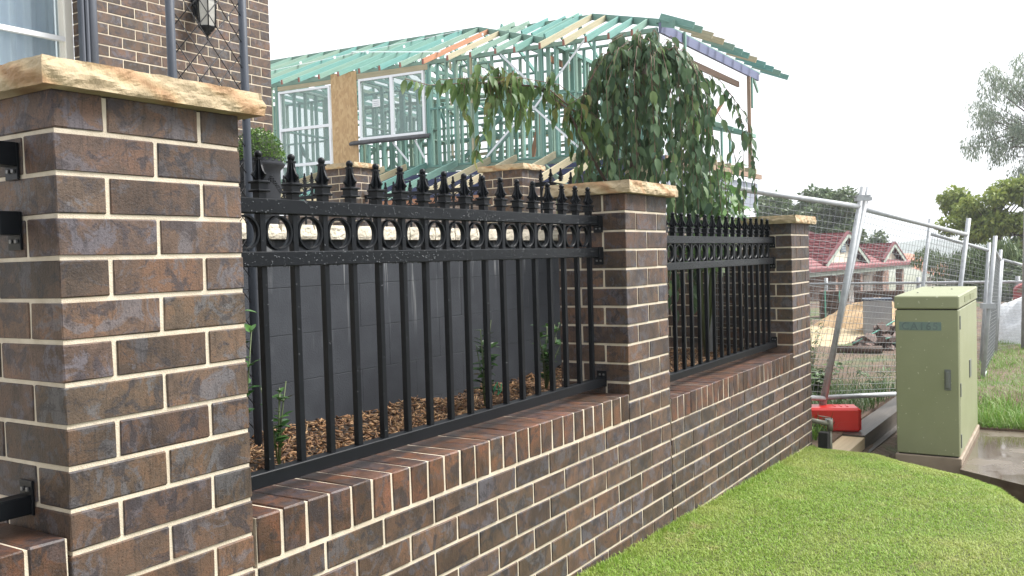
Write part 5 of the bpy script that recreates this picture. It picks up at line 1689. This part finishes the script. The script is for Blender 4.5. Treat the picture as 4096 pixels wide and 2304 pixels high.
mB = mesh_panel('leaning wire mesh fence panel between the clamped posts and the cabinet top', (7.018, -0.152, -0.03), (9.34, -0.70, -0.25), (6.788, 0.155, -1.62), (9.17, -0.52, -1.86), 0.19, 0.17)
mC = mesh_panel('farther wire mesh fence panel seen above the cabinet', (10.99, -0.12, -0.20), (12.05, -0.68, -0.43), (10.82, 0.05, -1.88), (11.93, -0.58, -1.97), 0.18, 0.1)
mD = mesh_panel('narrow wire mesh fence panel behind the right of the cabinet', (10.5, -0.86, -0.42), (13.15, -0.73, -0.57), (10.38, -0.74, -1.86), (13.04, -0.65, -1.96), 0.16, 0.14)
mE = mesh_panel('farthest wire mesh fence panel beside the galvanised pole', (13.2, -0.75, -0.57), (15.3, -1.16, -0.78), (13.09, -0.66, -1.96), (15.2, -1.10, -2.05), 0.0, 0.1)
# clamp joining the first two panels
cl = thing('fence_clamp', 'galvanised steel clamp joining the two leaning fence posts', 'clamp', (6.995, -0.152, 0.062))
def clampbit(p, q, w, h): bar('plate', p, q, w, h, M['galv'], cl)
clampbit((-0.037, 0.052, -0.008), (0.032, -0.056, -0.008), 0.066, 0.030)
clampbit((-0.030, 0.046, 0.018), (0.026, -0.046, 0.018), 0.070, 0.018)
tube('bolt', [(-0.055, 0.075, 0.012), (-0.02, 0.04, 0.006)], 0.006, M['grey_handle'], cl, 6)
c2 = thing('fence_clamp', 'lower galvanised clamp on the post right of the cabinet', 'clamp', (10.44, -0.80, -1.05))
bar('plate', (-0.03, 0.07, 0), (0.03, -0.06, 0), 0.08, 0.06, M['galv'], c2)

# galvanised light pole at the right edge
po = tube('light_pole', [(13.745, -1.0, -2.0), (13.90, -1.16, 4.5)], 0.066, M['galv'], None, 20)
tag(po, 'thick galvanised steel pole at the right edge of the photo', 'pole')

# white sheeting, sand and rubble on the site
def mound(name, label, cat, cx, cy, rx, ry, h, mat, z0=-1.87, rough=0.12, seed=0.0, nx=44, ny=30):
    def fn(u, v):
        a, b = (u - 0.5) * 2, (v - 0.5) * 2
        d = math.sqrt(a * a + b * b)
        hh = max(0.0, 1 - d) ** (0.35 if name == 'sheeted_stack' else 0.8)
        x_, y_ = cx + a * rx, cy + b * ry
        return (x_, y_, z0 - 0.05 + h * hh * (1 + 0.35 * nz(x_ * 1.1, y_ * 1.1, seed)) + rough * h * hh * nz(x_ * 6, y_ * 6, seed))
    V, F = grid_np(nx, ny, fn)
    o = mesh_obj(name, from_np(name, V, F, mat, True))
    return tag(o, label, cat)
mound('sand_pile', 'golden yellow heap of builders sand behind the leaning mesh fence', 'sand pile', 17.3, 1.75, 1.9, 1.15, 0.62, M['sand'], seed=2)
mound('sand_spread', 'flat pale spread of sand in front of the golden heap', 'sand', 15.6, 2.2, 3.0, 1.5, 0.15, M['sand_pale'], seed=5, rough=0.5)
mound('sheeted_stack', 'white plastic sheeting draped over a stack behind the far fence panel', 'plastic sheet', 15.6, -1.35, 1.3, 1.0, 1.0, M['white_sheet'], z0=-2.0, rough=0.25, seed=8)
gb = thing('panel_crate', 'tall grey board crate with dark blue top edge standing at the sand heap', 'crate', (15.35, 1.29, -1.88), R(12))
box('side_board', -0.02, 0.02, -0.21, 0.21, 0.0, 0.62, M['grey_board'], gb)
box('side_board', -0.0, 0.42, -0.23, -0.211, 0.0, 0.62, M['grey_board'], gb)
box('side_board', -0.0, 0.42, 0.211, 0.23, 0.0, 0.62, M['grey_board'], gb)
box('top_edge', -0.03, 0.44, -0.24, 0.24, 0.62, 0.65, M['blue_trim'], gb)
# broken brick heap with green strapping
hp = thing('brick_heap', 'heap of dark broken bricks with loose green strapping left of the cabinet', 'brick heap', (13.9, 0.80, -1.87))
for k in range(70):
    a = random.uniform(0, 2 * math.pi); q = random.random() ** 0.6
    x_, y_ = 0.65 * q * math.cos(a), 0.50 * q * math.sin(a)
    z_ = 0.26 * (1 - q) * random.uniform(0.4, 1.0) + 0.03
    o = mesh_obj('broken_brick', box_mesh('broken_brick', 0.23, 0.11, 0.076, M['rubble'], 0.003), hp, (x_, y_, z_))
    o.rotation_euler = (random.uniform(-.6, .6), random.uniform(-.6, .6), random.uniform(0, 6))
for pts in ([(-0.5, 0.5, 0.05), (-0.3, 0.2, 0.22), (0.0, 0.0, 0.36), (0.3, -0.4, 0.55)], [(-0.6, -0.1, 0.08), (-0.35, -0.3, 0.2), (-0.2, -0.5, 0.32), (0, -0.55, 0.2)], [(-0.55, 0.3, 0.1), (-0.5, -0.1, 0.16), (-0.45, -0.45, 0.2)]):
    tube('strapping', pts, 0.012, M['strap_green'], hp, 4)
lg = tube('timber_log', [(12.6, 1.35, -1.83), (12.75, 0.75, -1.83)], 0.06, M['bark'], None, 10)
tag(lg, 'dark log lying on the dirt in front of the brick heap', 'log')
# stacked pavers with strapping
stx = thing('brick_pallet', 'strapped stack of dark bricks by the sand left of the leaning post', 'brick stack', (19.6, 3.05, -1.87), R(8))
for i in range(7):
    for j in range(5):
        for kx in range(2):
            mesh_obj('brick', box_mesh('stack_brick', 0.23, 0.105, 0.074, M['rubble'], 0.002), stx, (0.235 * kx, -0.3 + 0.11 * j, 0.085 * i))
for y_ in (-0.2, 0.1):
    box('strapping', -0.01, 0.0, y_, y_ + 0.03, 0, 0.60, M['strap_green'], stx)
sty = thing('brick_pallet', 'second stack of dark bricks behind the leaning post', 'brick stack', (21.5, 2.35, -1.87), R(4))
for i in range(6):
    for j in range(10):
        mesh_obj('brick', box_mesh('stack_brick', 0.23, 0.105, 0.074, M['rubble'], 0.002), sty, (0.0, -0.5 + 0.11 * j, 0.085 * i))
# pipe rail fence across the site
prl = thing('pipe_rail_fence', 'long horizontal galvanised pipe rail crossing behind the building site', 'rail fence', (25, 1.5, -1.9))
tube('rail', [(0, 4.2, 0.58), (-0.3, 1.0, 0.60), (-0.6, -4.2, 0.62)], 0.035, M['galv'], prl, 8)
tube('rail', [(0, 4.2, 0.02), (-0.6, -4.2, 0.02)], 0.02, M['galv'], prl, 6)
for y_ in (2.9, 0.5, -1.8, -3.9):
    tube('post', [(-0.3 + 0.07 * y_, y_, -0.05), (-0.3 + 0.07 * y_, y_, 0.75)], 0.05, M['galv'], prl, 8)
Sm_ = Soup()
for k in range(80):
    y_ = 4.1 - 0.104 * k
    Sm_.tube([(-0.3 + 0.07 * y_, y_, 0.02), (-0.3 + 0.07 * y_, y_, 0.58)], 0.004, 3)
for k in range(6):
    Sm_.tube([(0, 4.2, 0.1 * k), (-0.6, -4.2, 0.1 * k)], 0.004, 3)
mesh_obj('wire_mesh', Sm_.mesh('wire_mesh', M['wire_galv']), prl, kind='stuff')
# red arched bin behind the far fence
BINLOC = (23.1, -0.86, -2.0)
rbn = thing('arched_bin', 'red bin with arched brown top behind the far mesh fence', 'bin', BINLOC, R(5))
rbn.scale = (0.56, 0.56, 0.56)
bm = bmesh.new()
n_ = 14; pr = [(-1.0, 0.0), (-1.0, 0.95)] + [(-math.cos(math.pi * k / n_), 0.95 + 0.42 * math.sin(math.pi * k / n_)) for k in range(1, n_)] + [(1.0, 0.95), (1.0, 0.0)]
a_ = [bm.verts.new((0, y_, z_)) for y_, z_ in pr]; b_ = [bm.verts.new((1.4, y_, z_)) for y_, z_ in pr]
bm.faces.new(a_); bm.faces.new(b_[::-1])
for k in range(len(pr)):
    bm.faces.new((a_[k], b_[k], b_[(k + 1) % len(pr)], a_[(k + 1) % len(pr)]))
mesh_obj('body', bm_mesh('body', bm, M['red_bin']), rbn)
bm = bmesh.new()
pr2 = [(-0.9, 0.92)] + [(-0.9 * math.cos(math.pi * k / n_), 0.92 + 0.36 * math.sin(math.pi * k / n_)) for k in range(1, n_)] + [(0.9, 0.92)]
a_ = [bm.verts.new((-0.02, y_, z_)) for y_, z_ in pr2]; b_ = [bm.verts.new((0.01, y_, z_)) for y_, z_ in pr2]
bm.faces.new(a_); bm.faces.new(b_[::-1])
for k in range(len(pr2)):
    bm.faces.new((a_[k], b_[k], b_[(k + 1) % len(pr2)], a_[(k + 1) % len(pr2)]))
mesh_obj('arch_panel', bm_mesh('arch_panel', bm, M['bin_panel']), rbn)

# ================================================================== RED ROOFED HOUSE DOWN THE HILL
RH = (43.0, 8.9, -4.6)
RA = math.atan2(7.4 - 9.1, 59.0 - 42.0)
rh = thing('red_roof_house', 'brown brick house with red tiled gables down the slope behind the mesh fence', 'house', RH, RA)
# local: x along the street front (away to the right), y into the block, z up
EZ = 3.25
box('wall', 0.0, 15.0, 1.1, 1.25, 0.0, EZ - 0.15, M['far_brick'], rh)
box('wall', -6.0, 0.0, 1.3, 1.45, 0.0, EZ - 0.15, M['far_brick'], rh)
for x_ in (1.7, 5.6, 9.5, 13.4):
    box('verandah_post', x_, x_ + 0.36, -0.1, 0.26, 0.0, EZ - 0.12, M['far_brick'], rh)
for x_, w_ in ((7.3, 0.9), (9.9, 1.6)):
    w = box('window', x_, x_ + w_, 1.04, 1.10, 1.0, 2.7, M['awning'], rh)
    o = box('window_hood', -0.1, w_ + 0.1, -0.25, 0.05, 1.75, 1.98, M['awning'], w)
box('window', 3.6, 4.6, 1.05, 1.1, 0.9, 2.6, M['shade'], rh)
box('gutter', -6.0, 15.4, -0.42, -0.28, EZ - 0.02, EZ + 0.12, M['fascia'], rh)
box('fascia', -6.0, 15.4, -0.27, -0.22, EZ - 0.24, EZ - 0.02, M['sage'], rh)

def tile_plane(name, o, ux, uy, nx, ny, parent, tri=None):
    """courses of rolled tiles: o origin at eave, ux along, uy up the slope"""
    S = Soup()
    ux, uy, o = Vector(ux), Vector(uy), Vector(o)
    nrm = ux.cross(uy).normalized()
    if nrm.z < 0: nrm = -nrm
    tw, th = 0.33, 0.34
    nc = max(1, int(ux.length / tw)); nr = max(1, int(uy.length / th))
    ex, ey = ux.normalized(), uy.normalized()
    prof = [0.0, 0.035, 0.05, 0.03, 0.0]
    for r_ in range(nr):
        v0 = uy.length * r_ / nr; v1 = uy.length * (r_ + 1) / nr + 0.04
        a, b = 0.0, ux.length
        if tri:
            a, b = tri((v0 + v1) / 2 / uy.length); a *= ux.length; b *= ux.length
        m_ = max(1, int((b - a) / tw))
        V, F = [], []
        for i in range(m_ * 4 + 1):
            t = a + (b - a) * i / (m_ * 4)
            hgt = prof[i % 4]
            V.append(tuple(o + ex * t + ey * v0 + nrm * (hgt + 0.055)))
            V.append(tuple(o + ex * t + ey * v1 + nrm * (hgt + 0.005)))
            V.append(tuple(o + ex * t + ey * v0 + nrm * (hgt - 0.01)))
        for i in range(m_ * 4):
            q = i * 3
            F += [(q, q + 3, q + 4, q + 1), (q + 2, q + 5, q + 3, q)]
        S.add(V, F)
    return mesh_obj(name, S.mesh(name, M['tile']), parent, kind=None)
SLP = 0.42
tile_plane('roof', (-6.0, -0.35, EZ + 0.06), (21.4, 0, 0), (0, 5.5, 5.5 * SLP), 0, 0, rh, lambda v: (0.0, 1.0 - 0.24 * v))
def gable(x0, half, h, depth, nm_vent):
    """projecting gable with its ridge running back from the street"""
    xc = x0 + half
    yf = 0.15
    z0 = EZ + 0.22
    g = bmesh.new()
    a = g.verts.new((x0 + 0.25, yf, z0)); b = g.verts.new((x0 + 2 * half - 0.25, yf, z0)); c = g.verts.new((xc, yf, z0 + h - 0.12))
    a2 = g.verts.new((x0 + 0.25, yf + 0.1, z0)); b2 = g.verts.new((x0 + 2 * half - 0.25, yf + 0.1, z0)); c2 = g.verts.new((xc, yf + 0.1, z0 + h - 0.12))
    for q in ((a, b, c), (a2, c2, b2), (a, a2, b2, b), (b, b2, c2, c), (c, c2, a2, a)): g.faces.new(q)
    w = mesh_obj('gable_wall', bm_mesh('gable_wall', g, M['render']), rh)
    bar('barge_board', (x0 - 0.1, yf - 0.32, z0 - 0.02), (xc, yf - 0.32, z0 + h + 0.06), 0.05, 0.22, M['sage'], rh, Vector((0, 0, 1)))
    bar('barge_board', (xc, yf - 0.32, z0 + h + 0.06), (x0 + 2 * half + 0.1, yf - 0.32, z0 - 0.02), 0.05, 0.22, M['sage'], rh, Vector((0, 0, 1)))
    bar('barge_cap', (x0 - 0.15, yf - 0.30, z0 + 0.12), (xc, yf - 0.30, z0 + h + 0.22), 0.14, 0.08, M['fascia'], rh)
    bar('barge_cap', (xc, yf - 0.30, z0 + h + 0.22), (x0 + 2 * half + 0.15, yf - 0.30, z0 + 0.12), 0.14, 0.08, M['fascia'], rh)
    Ls = math.hypot(half, h)
    back = h / SLP
    tile_plane('gable_roof', (x0 - 0.05, yf - 0.3, z0 + 0.05), (0, back + 0.3, 0), (half + 0.05, 0, h + 0.05), 0, 0, rh, lambda v: (0.0, 0.1 + 0.9 * v))
    tile_plane('gable_roof', (x0 + 2 * half + 0.05, yf - 0.3, z0 + 0.05), (0, back + 0.3, 0), (-half - 0.05, 0, h + 0.05), 0, 0, rh, lambda v: (0.0, 0.1 + 0.9 * v))
    bar('ridge_cap', (xc, yf - 0.35, z0 + h + 0.12), (xc, yf + back + 0.5, z0 + h + 0.12), 0.22, 0.12, M['tile'], rh)
    if nm_vent:
        bm = bmesh.new()
        pr = [(-0.36, 0), (-0.36, 0.55)] + [(-0.36 * math.cos(math.pi * k / 8), 0.55 + 0.40 * math.sin(math.pi * k / 8)) for k in range(1, 8)] + [(0.36, 0.55), (0.36, 0)]
        a_ = [bm.verts.new((x, 0, z)) for x, z in pr]; b_ = [bm.verts.new((x, 0.06, z)) for x, z in pr]
        bm.faces.new(a_); bm.faces.new(b_[::-1])
        for k in range(len(pr)): bm.faces.new((a_[k], b_[k], b_[(k + 1) % len(pr)], a_[(k + 1) % len(pr)]))
        v = mesh_obj('gable_vent', bm_mesh('gable_vent', bm, M['vent']), rh, (xc, yf - 0.06, z0 + 0.62))
        for k in range(7):
            box('slat', -0.28, 0.28, -0.02, 0.0, 0.08 + 0.115 * k, 0.13 + 0.115 * k, M['vent_slat'], v)
gable(0.3, 3.25, 1.45, 4, True)
gable(9.6, 2.1, 0.9, 3, False)
# verandah balustrade
for x0, x1 in ((6.0, 9.3), (9.9, 13.2)):
    b = thing('balustrade', 'white verandah balustrade at the %s of the red roofed house' % ('left window' if x0 < 7 else 'right window'), 'balustrade', RH, RA, 'white balustrades on the verandah')
    box('hand_rail', x0, x1, -0.05, 0.05, 1.05, 1.14, M['white_paint'], b)
    box('base_rail', x0, x1, -0.04, 0.04, 0.25, 0.31, M['white_paint'], b)
    k = x0
    while k < x1:
        box('picket', k, k + 0.05, -0.02, 0.02, 0.31, 1.05, M['white_paint'], b); k += 0.24
# neighbour with orange tiles beyond
n2 = thing('tiled_house', 'small part of an orange tiled house beyond the red roofed house', 'house', (62, 6.4, -5.0), RA)
box('wall', 0, 7, 0.3, 0.5, 0, 2.7, M['awning'], n2)
tile_plane('roof', (-1.0, -0.4, 2.75), (9, 0, 0), (0, 4, 1.4), 0, 0, n2).data.materials[0] = simple('orange_tile', [(0.36, 0.12, 0.07, 1), (0.44, 0.17, 0.10, 1)], 2, 0.6, 0)

# ================================================================== TREES
def tree(label, name, base, trunk, clumps, mat, n, lsize, seed, grp=None, hang=0.3, limbs=True, lt=None, flat=0.75):
    """trunk polyline and crown clumps (x,y,z,r) in world metres"""
    rs = np.random.default_rng(seed)
    r_ = thing(name, label, 'tree', base, group=grp)
    b0 = Vector(base)
    tube('trunk', [Vector(p) - b0 for p in trunk], trunk_r[0], M['bark'], r_, 8, trunk_r[1])
    S = Soup()
    top = Vector(trunk[-1]); midp = Vector(trunk[max(0, len(trunk) - 2)])
    for (x_, y_, z_, rr) in clumps:
        c = Vector((x_, y_, z_))
        a = midp.lerp(top, random.random())
        S.tube([a - b0, (a.lerp(c, 0.5) + Vector((0, 0, 0.1 * rr))) - b0, c - b0], trunk_r[1] * 0.35, 5, trunk_r[1] * 0.06)
    mesh_obj('limbs', S.mesh('limbs', M['bark'], True), r_)
    cl_ = np.array(clumps)
    w = cl_[:, 3] ** 2; w = w / w.sum()
    idx = rs.choice(len(cl_), size=n, p=w)
    u = rs.normal(size=(n, 3)); u /= np.linalg.norm(u, axis=1)[:, None]
    rad = cl_[idx, 3] * (rs.uniform(0.15, 1, n) ** 0.45)
    P = cl_[idx, :3] + u * rad[:, None] * np.array([1, 1, flat]) + rs.normal(size=(n, 3)) * 0.06 * cl_[idx, 3][:, None]
    D = u * 0.5 + rs.normal(size=(n, 3)) * 0.5 - np.array([0, 0, hang])
    Nn = rs.normal(size=(n, 3)) + np.array([0, 0, 0.8])
    A = frames(P - np.array(base), D, Nn)
    leaf_stuff('crown', A, lsize * rs.uniform(0.6, 1.4, n), lt or leaf_template(1.0, 0.55, 0.2, 0.2, 'quad'), mat, r_, None)
    return r_
def clumpset(c, spread, n, r, seed):
    rs = random.Random(seed)
    out = []
    for k in range(n):
        out.append((c[0] + rs.uniform(-1, 1) * spread[0], c[1] + rs.uniform(-1, 1) * spread[1], c[2] + rs.uniform(-1, 1) * spread[2], r * rs.uniform(0.6, 1.2)))
    return out
trunk_r = (0.35, 0.12)
tree('dark green gum tree behind the left of the red roof above the brick pillar', 'gum_tree', (60, 14.2, -5.5), [(60, 14.2, -5.5), (60, 14.2, -1), (60, 14.0, 1.5)],
     clumpset((60, 14.4, 2.1), (1.2, 2.2, 1.0), 16, 1.0, 3), M['leaf_gum'], 14000, 0.26, 31)
trunk_r = (0.3, 0.1)
tree('bushy gum tree standing right behind the first red gable', 'gum_tree', (56, 10.9, -5.5), [(56, 10.9, -5.5), (56, 11.0, -2), (56, 11.0, 0.5)],
     clumpset((56, 11.1, 1.0), (1.2, 1.2, 1.6), 14, 0.85, 5), M['leaf_gum'], 12000, 0.24, 32)
trunk_r = (0.2, 0.08)
tree('small olive tree peeking between the two red gables', 'small_tree', (63, 10.2, -5.5), [(63, 10.2, -5.5), (63, 10.2, -2), (63, 10.2, -0.6)],
     clumpset((63, 10.2, -0.3), (0.9, 0.8, 0.7), 8, 0.7, 8), M['leaf_gum'], 1600, 0.30, 33)
trunk_r = (0.35, 0.12)
tree('yellow green spreading tree behind the far fence on the right', 'spreading_tree', (38.5, 1.0, -4.0), [(38.5, 1.0, -4.0), (38.5, 1.1, -1.4), (38.4, 1.2, -0.2), (38.4, 1.25, 0.7)],
     clumpset((38.6, 0.6, 0.95), (1.0, 2.2, 0.9), 26, 0.60, 11) + clumpset((39.5, -1.3, 0.6), (1, 1.4, 1.3), 14, 0.8, 12), M['leaf_yellow'], 26000, 0.17, 34)
tree('dark green tree filling the right edge behind the pole', 'dense_tree', (41.5, -1.6, -4.0), [(41.5, -1.6, -4.0), (41.5, -1.6, -1.0), (41.5, -1.5, 0.0)],
     clumpset((41.5, -1.2, -0.7), (1.0, 1.9, 1.4), 18, 0.95, 14), M['leaf_gum'], 12000, 0.22, 35)
# willow like screen behind the mesh
trunk_r = (0.15, 0.05)
wl_t = leaf_template(1.0, 0.16, 0.2, 0.1, 'quad')
tree('willow like hanging green tree behind the mesh panels above the cabinet', 'willow_tree', (27.5, 1.3, -3.2), [(27.5, 1.3, -3.2), (27.5, 1.3, -1.2), (27.5, 1.2, -0.4)],
     clumpset((27.3, 1.25, -0.95), (0.5, 1.1, 0.55), 18, 0.42, 16), M['leaf_gum'], 5200, 0.20, 36, hang=2.2, lt=wl_t)
tree('low dark hedge tree behind the far fence and red bin', 'hedge_tree', (29.5, -1.2, -3.4), [(29.5, -1.2, -3.4), (29.5, -1.2, -1.5), (29.5, -1.2, -1.0)],
     clumpset((29.5, -0.9, -1.2), (0.6, 1.7, 0.6), 18, 0.5, 17), M['leaf_gum'], 5200, 0.17, 37, hang=0.8)
# tall airy pepper tree top right
trunk_r = (0.45, 0.10)
pc = []
rs_ = random.Random(21)
for (y_, z_, r_, k) in ((1.3, 7.0, 0.8, 9), (0.3, 6.2, 1.1, 14), (2.1, 5.6, 0.7, 8), (1.2, 5.0, 0.8, 9), (2.3, 4.2, 0.5, 6), (1.2, 3.6, 0.55, 6), (0.3, 4.4, 0.9, 10), (0.4, 3.0, 0.6, 7), (0.6, 2.2, 0.5, 6), (-1.2, 5.5, 1.6, 20), (-1.2, 3.2, 1.2, 10)):
    for q in range(k):
        pc.append((44.5 + rs_.uniform(-1.2, 1.2), y_ + rs_.uniform(-1, 1) * r_, z_ + rs_.uniform(-1, 1) * r_ * 0.6, 0.42 * rs_.uniform(0.6, 1.3)))
tree('tall airy grey green pepper tree at the upper right edge', 'pepper_tree', (45, -1.5, -5.0), [(45, -1.5, -5.0), (45, -1.4, 0), (44.8, -1.0, 3.0), (44.6, -0.4, 5.2)],
     pc, M['leaf_pepper'], 15000, 0.17, 38, hang=1.6, lt=leaf_template(1.0, 0.22, 0.2, 0.15, 'quad'), flat=1.1)

# ================================================================== AIR
bm = bmesh.new(); add_box(bm, -12, 1500, -950, 1150, -30, 14)
hz = bpy.data.materials.new('air'); hz.use_nodes = True
hn, hl = hz.node_tree.nodes, hz.node_tree.links
hn.remove(hn['Principled BSDF'])
pv = hn.new('ShaderNodeVolumePrincipled')
pv.inputs['Color'].default_value = (0.90, 0.94, 1.0, 1)
pv.inputs['Density'].default_value = 0.0009
pv.inputs['Anisotropy'].default_value = 0.2
hl.new(pv.outputs[0], hn['Material Output'].inputs['Volume'])
mesh_obj('haze', bm_mesh('haze', bm, hz), kind='stuff')
